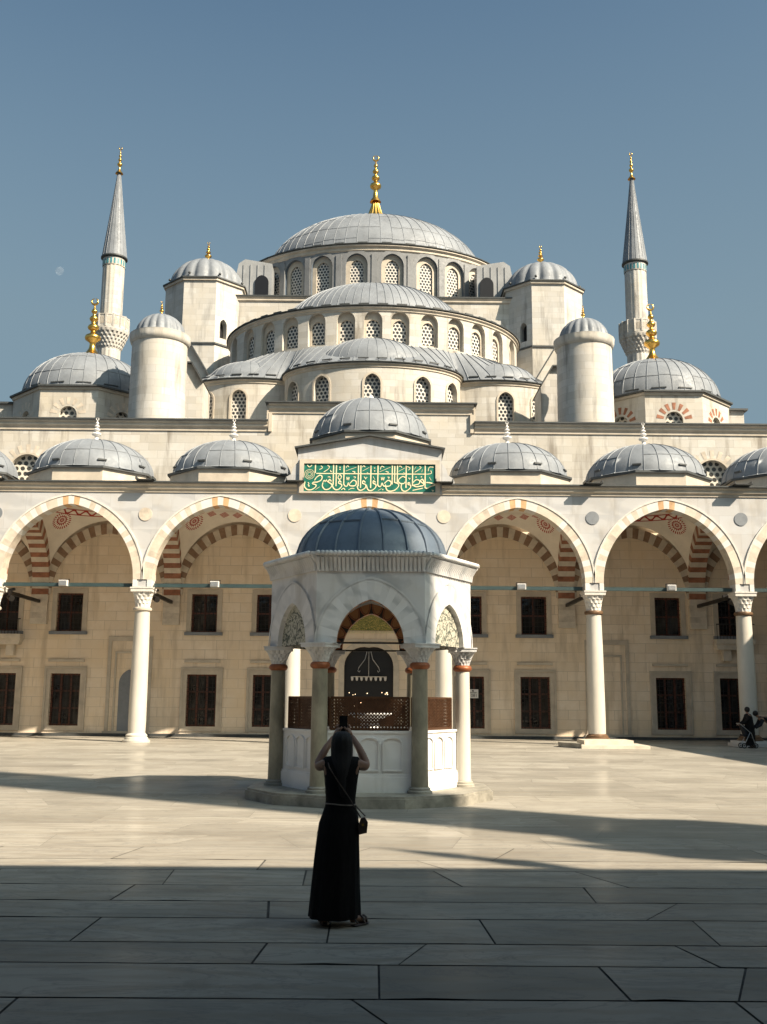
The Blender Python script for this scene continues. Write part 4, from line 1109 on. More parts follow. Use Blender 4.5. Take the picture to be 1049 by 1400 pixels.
for i in range(6):
    p=Path([corn[i],corn[(i+1)%6]]); q=Path([cin[(i+1)%6],cin[i]])
    wall_holed(mb,p,2.985,4.36,[(p.L/2,OPF[0]+.5,2.985,2.985,OPF[2]+.22)],0,.01,reveal=False,step=.5)
    wall_holed(mb,q,2.985,4.36,[(q.L/2,OPF[0]+.5,2.985,2.985,OPF[2]+.22)],0,.01,reveal=False,step=.5)
mb.build('kiosk_wall',M['fmarble'],fo)
for i in range(6):
    a,b=Vector((*corn[i],0)),Vector((*corn[(i+1)%6],0)); d=(b-a).normalized(); nin=Vector((-d.y,d.x,0)); mid=(a+b)/2
    mb=MB(); ring(mb,mid,d,nin,OPF[0],OPF[1],OPF[2],.38,T-.01,21,lambda k:k%2,soff=2 if i in (1,4) else None,proud=.02)
    o=outline(OPF[0],OPF[1],OPF[1],OPF[2],n=12,off=.39); o2=outline(OPF[0],OPF[1],OPF[1],OPF[2],n=12,off=.425)
    for k in range(1,len(o)-2):
        q=[mid+d*t_[0]-nin*.035+Vector((0,0,t_[1])) for t_ in (o[k+1],o[k],o2[k],o2[k+1])]; mb.face(q,0)
    mb.build('kiosk_arch',[M['fmarble'],M['fmarble2'],M['tulip']],fo,smooth=25)
    # tie rods between the capitals
    mb=MB(); mb.bar(a+nin*.16+d*.25+Vector((0,0,2.995)),b+nin*.16-d*.25+Vector((0,0,2.995)),.035,.035); mb.build('tie_rod',M['iron'],fo)
    # carved and painted tympana of the side faces
    if i in (0,2,3,5):
        mb=MB(); pts=outline(OPF[0]-.02,2.985,2.985,OPF[2]-.01); P=[mid+d*x+nin*(.2 if i in (0,2) else .075)+Vector((0,0,z)) for x,z in pts]
        mb.face(P,0,[(x,z) for x,z in pts]); mb.build('painted_tympanum',M['floral'],fo)
# fluted cornice
def hexcorn(mb,prof,mi=0):
    for i in range(6):
        for (r1,z1),(r2,z2) in zip(prof[:-1],prof[1:]):
            h1,h2=hexa(r1/cos(radians(30))),hexa(r2/cos(radians(30)))
            mb.face([(*h1[i],z1),(*h1[(i+1)%6],z1),(*h2[(i+1)%6],z2),(*h2[i],z2)],mi)
mb=MB(); hexcorn(mb,[(AO,4.36),(AO+.025,4.36),(AO+.025,4.40),(AO,4.405),(AO+.03,4.5),(AO+.10,4.58),(AO+.14,4.62),(AO+.15,4.66),(AO+.17,4.665),(AO+.17,4.715),(.6,4.76)])
for i in range(6):
    h=hexa((AO+.02)/cos(radians(30))); a,b=Vector((*h[i],0)),Vector((*h[(i+1)%6],0)); d=(b-a).normalized(); n_=Vector((d.y,-d.x,0)); N=26
    for k in range(N):
        p=a.lerp(b,(k+.5)/N); 
        mb.tube([p+Vector((0,0,4.36)),p+n_*.02+Vector((0,0,4.48)),p+n_*.08+Vector((0,0,4.58)),p+n_*.12+Vector((0,0,4.63))],[.034,.038,.040,.034],8)
        q=p+n_*(.155); mb.ball((q.x,q.y,4.69),.052,0,10)
mb.build('kiosk_cornice',M['fmarble'],fo,smooth=40)
mb=MB(); rd=1.585
dome(mb,FC,[(rd*1.0,4.74),(rd*.995,4.80)]+[(rd*.985*cos(PI/2*i/12) if i<12 else 0,4.80+1.06*sin(PI/2*i/12)) for i in range(1,13)],20,.045,.04,n=144,mod=lambda a,k,z:1+(.012*abs(cos(24*a)) if k==0 else 0))
laps(mb,FC,[(rd*.985*cos(PI/2*i/12) if i<12 else 0,4.80+1.06*sin(PI/2*i/12)) for i in range(1,13)],(4,),20)
dm=mb.build('kiosk_dome',M['lead_blue'],fo,smooth=45)
# basin panels and pierced bronze screens between the columns
for i in range(6):
    r_=1.80; h=hexa(r_); a,b=Vector((*h[i],0)),Vector((*h[(i+1)%6],0)); d=(b-a).normalized(); nin=Vector((-d.y,d.x,0)); L=(b-a).length; mid=(a+b)/2
    mb=MB()
    def slab(c0,c1,z0,z1,o0,o1): mb.obox(a+d*((c0+c1)/2)+nin*((o0+o1)/2)+Vector((0,0,(z0+z1)/2)),d*(c1-c0)/2,nin*(o1-o0)/2,Vector((0,0,(z1-z0)/2)))
    slab(.0,L,.205,.50,-.05,.16); slab(.0,L,.50,.54,-.03,.16); slab(0,L,.54,1.345,0,.16)
    x=.24; wd=(L-.48)/3
    for k in range(3):                       # raised borders of the three shallow panels, arched at the top
        for c0,c1,z0,z1 in ((x+.03,x+.055,.60,1.12),(x+wd-.055,x+wd-.03,.60,1.12),(x+.055,x+wd-.055,.60,.625)): slab(c0,c1,z0,z1,-.03,0)
        pts=arch(wd-.085,1.12,(wd-.085)*.40,6)if False else [(-(wd-.085)/2*cos(PI*t_/8),1.12+.10*sin(PI*t_/8)) for t_ in range(9)]
        for p,q in zip(pts[:-1],pts[1:]):
            P=[a+d*(x+wd/2+u)-nin*.015+Vector((0,0,z)) for u,z in (p,q)]; mb.bar(P[0],P[1],.03,.024)
        x+=wd
    slab(0,L,1.30,1.345,-.025,0)
    mb.build('basin_panel',M['fpanel'],fo)
    mb=MB(); w=L-.30; z0,z1=1.37,1.96; o=a+d*.15+nin*.08
    Q=lambda u,z,y=0: o+d*u+nin*y+Vector((0,0,z))
    for p,q in (((0,z0),(w,z0)),((0,z1),(w,z1)),((0,z0),(0,z1)),((w,z0),(w,z1)),((w/3,z0),(w/3,z1))): mb.bar(Q(*p),Q(*q),.035,.045)
    st_=.064; H_=z1-z0; k=-int(H_/st_)
    while k*st_<w:
        for sg in (1,-1):
            u0=k*st_; A,B=(u0,z0),(u0+H_,z1)
            if sg<0: A,B=(u0,z1),(u0+H_,z0)
            t0=max(0,-A[0]/H_); t1=min(1,(w-A[0])/H_)
            if t1>t0+.02:
                P0=(A[0]+H_*t0,A[1]+(B[1]-A[1])*t0); P1=(A[0]+H_*t1,A[1]+(B[1]-A[1])*t1)
                mb.bar(Q(*P0,.003*sg),Q(*P1,.003*sg),.006,.021,0,up=tuple(nin.cross(Vector((P1[0]-P0[0],0,P1[1]-P0[1])))) if False else (0,0,1))
        k+=1
    zz=z0
    while zz<z1:
        mb.bar(Q(0,zz,.012),Q(w,zz,.012),.006,.016); zz+=st_
    mb.build('pierced_screen',M['bronze'],fo)
mb=MB(); mb.prism(hexa(1.60),.21,.9,0,'t'); mb.lathe([(.5,.9),(.42,1.0),(.30,1.15),(.16,1.5),(.45,1.62),(.45,1.66),(.0,1.66)],FC,32); mb.build('basin',M['fpanel'],fo)

# ------------------------------------------------------------------ small things
lamp_pos=[(-13.98,'square white floodlight on the tie beam of the far left arch'),(-7.22,'square white floodlight on the tie beam of the arch left of the fountain'),(6.53,'square white floodlight on the tie beam of the arch right of the fountain'),(13.27,'square white floodlight on the tie beam of the far right arch')]
proto=None
for x,lab in lamp_pos:
    if proto is None:
        r=thing('floodlight',lab,'floodlight',(x,YF+.2,6.955),'floodlights on the arcade tie beams')
        mb=MB(); mb.box(x-.19,x+.19,YF+.10,YF+.34,6.80,7.06); mb.build('lamp_housing',M['white'],r)
        mb=MB(); mb.box(x-.16,x+.16,YF+.075,YF+.099,6.83,7.03); mb.build('lamp_glass',M['metalpale'],r)
        mb=MB(); mb.bar((x+.22,YF+.3,6.96),(x+.22,YF+.3,7.12),.03,.05); mb.bar((x-.22,YF+.3,6.96),(x-.22,YF+.3,7.12),.03,.05); mb.bar((x-.23,YF+.3,7.11),(x+.23,YF+.3,7.11),.03,.03); mb.build('bracket',M['iron'],r)
        proto=r; px0=x
    else:
        c=copy_tree(proto); c.location=(x,YF+.2,6.955); c['label']=lab
# dark spot lamps hung at the cross beams
spots=[(1,1,'dark spotlight clamped to the cross beam behind the leftmost column'),(2,1,'dark spotlight on the cross beam right of the left slim column'),(5,-1,'dark spotlight on the cross beam by the column on the stone steps'),(6,-1,'dark spotlight on the cross beam by the far right column')]
proto=None
for k,s_,lab in spots:
    e=edges[k]; loc=(e,YF+2.2,6.62)
    if proto is None:
        r=thing('spotlight',lab,'spotlight',loc,'spotlights on the porch cross beams'); x,y,z=loc
        mb=MB(); mb.tube([(x+.05,y,z-.12),(x+.30,y-.25,z-.24)],[.10,.14],14); mb.build('lamp_body',M['iron'],r)
        mb=MB(); mb.bar((x,y,z+.001),(x,y,z-.16),.05,.07); mb.bar((x-.16,y+.3,z+.17),(x+.22,y+.3,z+.26),.12,.12); mb.build('clamp',M['iron'],r)
        proto=r
    else:
        c=copy_tree(proto); c.location=loc; c['label']=lab
# notice board on the window right of the fountain
nb=thing('notice_board','small white notice board on the iron window grille right of the fountain','notice board',(4.93,YW+.05,2.1))
xs,zs=4.95,2.22
mb=MB(); mb.box(xs-.27,xs+.27,YW+.045,YW+.075,zs-.22,zs+.22); mb.build('board',M['signwhite'],nb)
def text(body,x,y,z,size,parent,name):
    cu=bpy.data.curves.new(name,'FONT'); cu.body=body; cu.size=size; cu.align_x='CENTER'; cu.align_y='CENTER'; cu.extrude=.002
    o=bpy.data.objects.new(name,cu); COL.objects.link(o); dg=bpy.context.evaluated_depsgraph_get()
    me=bpy.data.meshes.new_from_object(o.evaluated_get(dg)); bpy.data.objects.remove(o)
    me.transform(Matrix.Translation((x,y,z))@Matrix.Rotation(PI/2,4,'X')); me.materials.append(M['ink'])
    ob_=bpy.data.objects.new(name,me); COL.objects.link(ob_); attach(ob_,parent); return ob_
text('1081',xs,YW+.041,zs-.10,.22,nb,'number')
mb=MB(); mb.ball((xs,YW+.043,zs+.14),.045,0,12,(1,.05,1))
for dz,wd in ((.065,.2),(.035,.17)): mb.box(xs-wd,xs+wd,YW+.04,YW+.0445,zs+dz-.008,zs+dz+.008)
mb.build('emblem',M['ink'],nb)
# chandelier seen through the open door
ch=thing('chandelier','wrought hanging chandelier with a row of small lamps in the dark doorway','chandelier',(AX,YW+.1,2.75))
mb=MB(); zc=2.95; yc_=YW+.16
mb.tube([(AX,yc_,4.35),(AX,yc_,zc+.05)],.018,6)
for s_ in (-1,1):
    mb.tube([(AX+s_*.10,yc_,4.3),(AX+s_*.2,yc_,3.9),(AX+s_*.5,yc_,3.5),(AX+s_*.56,yc_,3.32),(AX+s_*.48,yc_,3.26),(AX+s_*.44,yc_,3.34)],.02,6)
mb.tube([(AX+.9*cos(2*PI*i/24),yc_+.12*sin(2*PI*i/24),zc+.08) for i in range(25)],.025,6)
mb.build('chandelier_frame',M['metalpale'],ch)
mb=MB()
for i in range(8):
    x=AX-.84+i*.24; mb.lathe([(.0,zc-.14),(.05,zc-.10),(.075,zc+.04),(.07,zc+.06)],(x,yc_),10)
mb.build('lamp_cups',M['signwhite'],ch,smooth=40)
mb=MB(); rr=random.Random(5)
for i in range(34):
    x=AX+rr.uniform(-1.0,1.0); z=rr.choice((2.2,2.18,1.75,1.6,1.4,1.1))+rr.uniform(-.06,.06); mb.ball((x,YW+.30,z),rr.uniform(.014,.028),0,6)
mb.build('lamp_bulbs',M['lamp'],ch)
# stepping stone block in front of the right column
e=edges[5]
sb=thing('stone_step','low stone step block in front of the right column','step',(e,43.4,0))
mb=MB(); mb.box(e-1.35,e+1.45,42.6,44.9,0,.13); mb.box(e-1.05,e+1.0,43.5,45.1,.131,.30); mb.build('step_slab',M['vcream'],sb)
mb=MB(); mb.prism([(e-1.35,42.62),(e-1.38,44.9),(e-1.95,44.6),(e-2.0,43.9)],.0,.20); mb.build('dark_side_stone',M['plinth'],sb)  # separate darker stone against the left side of the block
# the moon
mb=MB(); mb.ball((0,0,0),1,0,32)
t=NT('moon_surface'); n=t.noise(t.coord(),2.2,5); t.base(t.mix(t.ramp(n,.4,.65),(.56,.62,.68),(.30,.34,.40))); t.rough(1)
tr=t.n('ShaderNodeBsdfTransparent'); mx=t.n('ShaderNodeMixShader'); mx.inputs[0].default_value=.91; out=t.t.nodes['Material Output']
t.l(t.b.outputs[0],mx.inputs[1]); t.l(tr.outputs[0],mx.inputs[2]); t.l(mx.outputs[0],out.inputs['Surface'])
mo=mb.build('moon',t.m,smooth=180); mo.location=(-396,1200,521); mo.scale=(5.2,5.2,5.2); tag(mo,'pale daytime moon in the blue sky beside the left minaret','moon')

# ------------------------------------------------------------------ people
def skinned(verts,edges_,radii,sub=2):
    """grow one continuous surface over a skeleton and return its mesh"""
    me=bpy.data.meshes.new('skel'); me.from_pydata(verts,edges_,[]); o=bpy.data.objects.new('skel',me); COL.objects.link(o)
    md_=o.modifiers.new('skin','SKIN'); md_.use_smooth_shade=True
    for i,r in enumerate(radii):
        sv=me.skin_vertices[0].data[i]; sv.radius=r if isinstance(r,tuple) else (r,r); sv.use_root=(i==0)
    ss=o.modifiers.new('sub','SUBSURF'); ss.levels=sub; ss.render_levels=sub
    dg=bpy.context.evaluated_depsgraph_get(); dg.update()
    m2=bpy.data.meshes.new_from_object(o.evaluated_get(dg)); bpy.data.objects.remove(o); bpy.data.meshes.remove(me)
    return m2
def mesh_obj(name,meshes,mats,parent,xf=None):
    bm=bmesh.new()
    for m in meshes: bm.from_mesh(m)
    me=bpy.data.meshes.new(name); bm.to_mesh(me); bm.free(); me.materials.clear()
    for m in mats: me.materials.append(m)
    me.polygons.foreach_set('material_index',[0]*len(me.polygons)); me.polygons.foreach_set('use_smooth',[True]*len(me.polygons))
    if xf: me.transform(xf)
    o=bpy.data.objects.new(name,me); COL.objects.link(o)
    if parent is not None: attach(o,parent)
    return o
def mbmesh(mb):
    me=bpy.data.meshes.new('tmp'); me.from_pydata(mb.v,[],mb.f); bm=bmesh.new(); bm.from_mesh(me); bmesh.ops.remove_doubles(bm,verts=bm.verts,dist=1e-4); bmesh.ops.recalc_face_normals(bm,faces=bm.faces); bm.to_mesh(me); bm.free(); return me
# woman taking a photograph, seen from behind (she faces +y)
WX,WY=-.30,9.45
wo=thing('person','woman in long black sleeveless dress raising a phone to photograph the fountain','person',(WX,WY,0))
W=lambda x,y,z:(WX+x,WY+y,z)
V=[W(0,0,.92),W(0,-.005,1.08),W(0,-.01,1.24),W(0,-.005,1.36),W(0,.01,1.43),W(.005,.03,1.485),W(.005,.045,1.55),W(.005,.045,1.61),
   W(-.135,0,1.37),W(-.205,.085,1.335),W(-.215,.12,1.36),W(-.15,.20,1.49),W(-.072,.285,1.605),
   W(.145,0,1.37),W(.215,.085,1.34),W(.225,.12,1.365),W(.16,.20,1.495),W(.082,.285,1.61),
   W(-.082,0,.86),W(-.11,.0,.47),W(-.125,-.01,.085),
   W(.07,0,.86),W(.09,.0,.47),W(.125,-.01,.085)]
Rr=[(.15,.10),(.125,.09),(.135,.095),(.12,.075),.05,.05,(.076,.092),(.072,.088),.056,.046,.043,.037,.024,.056,.046,.043,.037,.024,.075,.05,.036,.075,.05,.036]
E_=[(0,1),(1,2),(2,3),(3,4),(4,5),(5,6),(6,7),(3,8),(8,9),(9,10),(10,11),(11,12),(3,13),(13,14),(14,15),(15,16),(16,17),(0,18),(18,19),(19,20),(0,21),(21,22),(22,23)]
body=skinned(V,E_,Rr)
hb=MB()
def hand(mb,wrist,palm,side):
    """palm, four bent fingers and a thumb closed on a phone; side=-1 left, 1 right"""
    w,p=Vector(wrist),Vector(palm)
    mb.tube([w,(w+p)/2,p,p+(p-w)*.25],[.025,.032,.034,.02],10,flat=.6)
    for k in range(4):
        b=p+Vector((side*.012,-.004+.0*k,.026-k*.019)); ln=(.9,1,.95,.75)[k]
        q=[b,b+Vector((side*-.002,.034*ln,.012)),b+Vector((-side*.022*ln,.052*ln,.012)),b+Vector((-side*.044*ln,.048*ln,.008))]
        mb.tube(q,[.0095,.009,.008,.0062],8)
    b=p+Vector((-side*.004,-.012,-.012)); mb.tube([b,b+Vector((-side*.018,-.026,.018)),b+Vector((-side*.034,-.024,.04))],[.012,.0105,.008],8)
hand(hb,W(-.072,.285,1.605),W(-.042,.315,1.66),-1); hand(hb,W(.082,.285,1.61),W(.052,.315,1.66),1)
# face and feet details on the body
hb.tube([W(.005,.128,1.575),W(.005,.150,1.545),W(.005,.135,1.535)],[.009,.014,.008],8)
for s_ in (-1,1): hb.ball(W(.005+s_*.074,.035,1.55),.02,0,10,(.4,.8,1.4))
for s_,hx,tx,ty in ((-1,-.125,-.135,.13),(1,.13,.235,.05)):
    hb.tube([W(hx-.005*s_,-.045,.05),W(hx,-.01,.062),W(hx+(tx-hx)*.5,ty*.45,.05),W(tx,ty,.03)],[.032,.038,.036,.024],12,flat=.8)
bo=mesh_obj('body',[body,mbmesh(hb)],[M['skin']],wo)
mb=MB()
for s_ in (-1,1): mb.ball(W(.005+s_*.03,.128,1.565),.011,0,10)
mb.build('eyes',M['white'],bo,smooth=90)
mb=MB(); mb.ball(W(.005,.132,1.503),.022,0,10,(1,.35,.3)); mb.build('mouth',M['vred'],bo,smooth=90)
# dress: elliptical rings with hanging folds
def rings_mesh(mb,rows,n=64,fold=0):
    prev=None
    for (cx,cy,z,rx,ry,fa) in rows:
        r=[]
        for i in range(n):
            a=2*PI*i/n; k=1+fa*(.5*sin(9*a+z*2.2)+.35*sin(17*a-z*3)+.2*sin(5*a+1))
            r.append(W(cx+rx*k*cos(a),cy+ry*k*sin(a),z))
        if prev:
            for i in range(n): mb.face([prev[i],prev[(i+1)%n],r[(i+1)%n],r[i]])
        prev=r
mb=MB()
rings_mesh(mb,[(-.045,.01,.065,.218,.185,.085),(-.043,.01,.075,.220,.187,.085),(-.04,.005,.3,.210,.165,.07),(-.03,0,.55,.20,.15,.05),(-.02,0,.74,.188,.142,.025),(-.012,-.005,.86,.178,.135,.015),(-.002,-.005,.96,.152,.118,.01),(0,-.005,1.02,.134,.104,.008),(0,-.008,1.06,.132,.102,.006),(.002,-.01,1.15,.14,.108,.005),(.003,-.01,1.25,.150,.112,.004),(.004,-.008,1.31,.160,.108,.003),(.004,-.004,1.36,.178,.098,.002),(.004,0,1.405,.172,.082,0),(.004,.004,1.432,.150,.062,0),(.004,.006,1.437,.105,.05,0)])
dr_=mb.build('dress',M['black'],wo,smooth=80)
mb=MB(); pts=[W(.0+.139*cos(2*PI*i/48),-.006+.109*sin(2*PI*i/48),1.025+.006*sin(2*PI*i/48*2)) for i in range(49)]; mb.tube(pts,.0065,6); mb.build('belt_cord',M['cord'],dr_,smooth=60)
# hair: cap plus long straight fall down the back
mb=MB(); N=40
rows=[(.004,.035,1.655,.012,.014),(.004,.03,1.652,.045,.05),(.004,.028,1.635,.07,.082),(.004,.02,1.60,.088,.097),(.004,.01,1.555,.096,.096),(.004,-.005,1.50,.098,.082),(.006,-.03,1.44,.095,.064),(.008,-.065,1.38,.085,.05),(.01,-.088,1.32,.066,.038),(.012,-.10,1.25,.046,.03),(.015,-.108,1.18,.036,.024),(.02,-.11,1.12,.026,.018),(.024,-.108,1.085,.010,.008)]
prev=None
for (cx,cy,z,rx,ry) in rows:
    r=[]
    for i in range(N):
        a=2*PI*i/N; k=1+.035*sin(11*a)+.02*sin(19*a+z*8)
        yy=sin(a)*ry*k
        if z<1.60 and z>1.40 and yy>.045: yy=.045+.2*(yy-.045)
        r.append(W(cx+rx*k*cos(a),cy+yy,z))
    if prev:
        for i in range(N): mb.face([prev[i],prev[(i+1)%N],r[(i+1)%N],r[i]][::-1])
    prev=r
mb.face(prev)
mb.build('hair',M['hair'],wo,smooth=80)
for s_,hx,tx,ty in ((-1,-.125,-.135,.13),(1,.13,.235,.05)):
    mb=MB(); a=Vector(W(hx-.006*s_,-.07,.011)); b=Vector(W(tx+.012*s_,ty+.02,.011)); m_=(a+b)/2
    mb.tube([a,a.lerp(b,.2),m_,a.lerp(b,.8),b],[.026,.038,.04,.045,.028],14,flat=1); 
    for v_ in range(len(mb.v)): x,y,z=mb.v[v_]; mb.v[v_]=(x,y,.012+(z-.011)*.26)
    so=mb.build('sandal',M['leather'],wo,smooth=60)
    mb=MB(); d=(b-a).normalized(); n_=Vector((-d.y,d.x,0))
    for f in (.55,.75):
        c=a.lerp(b,f); mb.tube([c-n_*.045+Vector((0,0,.01)),c-n_*.03+Vector((0,0,.055)),c+Vector((0,0,.068)),c+n_*.03+Vector((0,0,.055)),c+n_*.045+Vector((0,0,.01))],.009,6)
    c=a.lerp(b,.12); mb.tube([c-n_*.04+Vector((0,0,.02)),c-d*.03+Vector((0,0,.07)),c+n_*.04+Vector((0,0,.02))],.008,6)
    mb.build('strap',M['leather'],so,smooth=60)
# handbag on its cross strap
bg=thing('handbag','small brown leather shoulder bag hanging at the hip of the woman in black','bag',W(.20,-.06,.76))
mb=MB(); bc=Vector(W(.20,-.05,.845)); 
poly=[(-.03,-.075),(.038,-.06),(.046,.025),(.017,.072),(-.017,.06),(-.042,-.01)]
mb.exz([(bc.x+x,bc.z+z) for x,z in poly],bc.y-.035,bc.y+.035); mb.build('bag_body',M['leather'],bg,smooth=30)
mb=MB(); mb.exz([(bc.x+x*1.04,bc.z+z) for x,z in [(-.036,.0),(.043,.0),(.045,.026),(.017,.074),(-.018,.062)]],bc.y-.042,bc.y-.0355); mb.build('bag_flap',M['leather'],bg)
mb=MB(); mb.tube([bc+Vector((-.02,-.02,.07)),W(.145,-.115,.98),W(.07,-.128,1.10),W(-.03,-.132,1.24),W(-.10,-.115,1.345),W(-.125,-.02,1.42),W(-.10,.09,1.36),W(.02,.12,1.15),W(.15,.10,.98),bc+Vector((.02,.02,.08))],.006,6); mb.build('bag_strap',M['leather'],bg,smooth=60)
mb=MB(); mb.box(bc.x-.008,bc.x+.012,bc.y-.046,bc.y-.0425,bc.z-.0,bc.z+.02); mb.build('bag_clasp',M['gold'],bg)
# phone in her raised hands
ph=thing('phone','black mobile phone held upright above the head of the woman','phone',W(.005,.33,1.63))
mb=MB(); c=W(.006,.345,1.71); mb.box(c[0]-.038,c[0]+.038,c[1]-.005,c[1]+.005,c[2]-.078,c[2]+.078); mb.build('phone_body',M['phone'],ph)
mb=MB(); mb.box(c[0]-.034,c[0]+.034,c[1]-.0068,c[1]-.0052,c[2]-.072,c[2]+.072); mb.build('screen',M['glass'],ph)
mb=MB(); mb.box(c[0]-.03,c[0]-.004,c[1]+.0052,c[1]+.008,c[2]+.04,c[2]+.07); mb.build('camera_bump',M['iron'],ph)
# two dark figures in the shade at the right edge, with a pushchair
def figure(name,label,x,y,lean,dress,flip=1,arms=0.5):
    r=thing(name,label,'person',(x,y,0)); Q=lambda a,b,z:(x+a*flip,y+b,z)
    hx=lean
    V=[Q(0,0,.95),Q(hx*.35,0,1.10),Q(hx*.7,0,1.25),Q(hx*.95,0,1.36),Q(hx*1.12,0,1.44),Q(hx*1.25,0,1.50),Q(hx*1.4,0,1.58),
       Q(hx*.95,-.17,1.34),Q(hx*.95+.12,-.2,1.12),Q(hx*.95+.32,-.12,.98),Q(hx*.95,.17,1.34),Q(hx*.95+.12,.2,1.12),Q(hx*.95+.32,.12,.98),
       Q(-.02,-.1,.88),Q(.10,-.1,.5),Q(-.04,-.1,.07),Q(.10,-.1,.035),Q(-.02,.1,.88),Q(-.06,.1,.5),Q(-.22,.1,.07),Q(-.08,.1,.035)]
    if hx>.3:
        for i in range(3,13):
            v=V[i]; V[i]=(v[0],v[1],v[2]-.16*min(1,(i-1)/3))
    Rr=[(.16,.13),(.15,.13),(.16,.13),(.13,.11),.055,.06,(.09,.10),.065,.05,.032,.065,.05,.032,.1,.065,.042,.03,.1,.065,.042,.03]
    E_=[(0,1),(1,2),(2,3),(3,4),(4,5),(5,6),(3,7),(7,8),(8,9),(3,10),(10,11),(11,12),(0,13),(13,14),(14,15),(15,16),(0,17),(17,18),(18,19),(19,20)]
    m_=skinned(V,E_,Rr); hb=MB()
    for w in (V[9],V[12]):
        w=Vector(w); d=Vector((flip,0,-.2)).normalized(); hb.tube([w,w+d*.05,w+d*.09],[.03,.035,.02],8,flat=.6)
        for k in range(4): b=w+d*.08+Vector((0,-.03+.02*k,0)); hb.tube([b,b+d*.035,b+d*.05+Vector((0,0,-.03))],[.0095,.009,.007],6)
        b=w+d*.03; hb.tube([b,b+Vector((.02*flip,0,.035)),b+Vector((.05*flip,0,.04))],[.012,.01,.008],6)
    h=Vector(V[6]); hb.ball((h.x+.085*flip,h.y,h.z-.02),.02,0,8,(1,.6,1)); b=mesh_obj('body',[m_,mbmesh(hb)],[M['skin']],r)
    mb=MB(); mb.ball((h.x-.015*flip,h.y,h.z+.02),.115,0,16,(1,.95,1.05)); mb.build('hair',M['hair'],b,smooth=90)
    mb=MB()
    zs=[(0,0,.10,.20,.20),(0,0,.5,.21,.19),(0,0,.9,.2,.18),(hx*.35,0,1.1,.18,.17),(hx*.7,0,V[2][2]+.02,.18,.18),(hx*.95,0,V[3][2]+.03,.14,.16),(hx*1.05,0,V[3][2]+.07,.07,.08)] if dress else [(-.0,0,.80,.18,.17),(0,0,.95,.19,.17),(hx*.35,0,1.1,.18,.17),(hx*.7,0,V[2][2]+.02,.18,.18),(hx*.95,0,V[3][2]+.03,.14,.17),(hx*1.05,0,V[3][2]+.07,.07,.08)]
    prev=None
    for (a,b_,z,rx,ry) in zs:
        rr_=[Q(a+rx*(1+.03*sin(7*2*PI*i/32))*cos(2*PI*i/32),b_+ry*sin(2*PI*i/32),z) for i in range(32)]
        if prev:
            for i in range(32): mb.face([prev[i],prev[(i+1)%32],rr_[(i+1)%32],rr_[i]])
        prev=rr_
    mb.build('robe' if dress else 'jacket',M['black'] if dress else M['cloth2'],r,smooth=80)
    mb=MB()
    for i,j,k in ((7,8,9),(10,11,12)):
        p,q,s_=Vector(V[i]),Vector(V[j]),Vector(V[k]); mb.tube([p,q,q.lerp(s_,.9)],[.085,.07,.05],10)
    if not dress:
        for i,j,k in ((13,14,15),(17,18,19)): mb.tube([Vector(V[i])+Vector((0,0,.06)),V[j],V[k]],[.12,.085,.065],10)
    mb.build('clothing',M['black'] if dress else M['cloth2'],r,smooth=80)
    mb=MB()
    for i,j in ((15,16),(19,20)): p,q=Vector(V[i]),Vector(V[j]); mb.tube([p+Vector((-.03*flip,0,-.03)),(p+q)/2,q+Vector((.05*flip,0,0))],[.04,.045,.03],10,flat=.8)
    mb.build('shoes',M['iron'],r,smooth=60)
    return r
figure('person','person in black robe standing in shade beside the far right column',15.85,44.1,.06,True,-1)
figure('person','person in dark clothes bending forward at the right edge of the courtyard',16.95,44.3,.55,False,-1)
pc=thing('pushchair','dark pushchair with pale slanted handle in the shade by the far right column','pushchair',(15.65,44.0,0))
mb=MB(); X=15.65; Y=44.0
for s_ in (-.2,.2):
    mb.tube([(X-.32,Y+s_,1.02),(X+.15,Y+s_,.62),(X+.30,Y+s_,.12)],.016,8)
    mb.tube([(X+.1,Y+s_,.66),(X-.18,Y+s_,.12)],.014,8)
mb.tube([(X-.32,Y-.2,1.02),(X-.32,Y+.2,1.02)],.022,8); mb.build('pushchair_frame',M['metalpale'],pc,smooth=60)
mb=MB(); mb.obox((X+.0,Y,.50),(.2,0,-.06),(0,.18,0),(.015,0,.03)); mb.obox((X-.1,Y,.72),(.05,0,.0),(0,.18,0),(-.08,0,.24)); mb.build('seat',M['cloth2'],pc)
for s_ in (-.22,.22):
    for dx in (-.18,.30):
        mb=MB(); mb.tube([(X+dx+.09*cos(2*PI*i/18),Y+s_,.112+.09*sin(2*PI*i/18)) for i in range(19)],.02,8); mb.tube([(X+dx,Y+s_-.02,.112),(X+dx,Y+s_+.02,.112)],.03,8); mb.build('wheel',M['iron'],pc,smooth=60)

# ------------------------------------------------------------------ the other sides of the court (out of frame; they shade; colour darkened to bounce less light)
def court_side(name,label,pts,inner,depth_dir,n):
    r=thing(name,label,'arcade',(pts[0][0],pts[0][1],0)); p=Path(pts); mb=MB()
    b=p.L/n; ops=[(b*(i+.5),b-.8,0,ZS,RISE) for i in range(n)]
    wall_holed(mb,p,0,11.5,ops,0,.7,step=4)
    p2=Path([(a[0]+depth_dir[0]*.7,a[1]+depth_dir[1]*.7) for a in pts[::-1]]); wall_holed(mb,p2,0,11.5,ops,0,.01,step=4)
    mb.build('arcade_wall',M['courtdark'],r)
    q=[(a[0]+depth_dir[0]*7,a[1]+depth_dir[1]*7) for a in pts]; mb=MB(); wall_holed(mb,Path(q),0,11.5,[],0,step=6); mb.build('back_wall',M['courtdark'],r)
    mb=MB(); a,b_=pts; poly=[a,b_,q[1],q[0]]; mb.prism(poly,11.5,11.6,0,'tb'); mb.build('roof',M['courtdark'],r)
    return r
YB=4.55
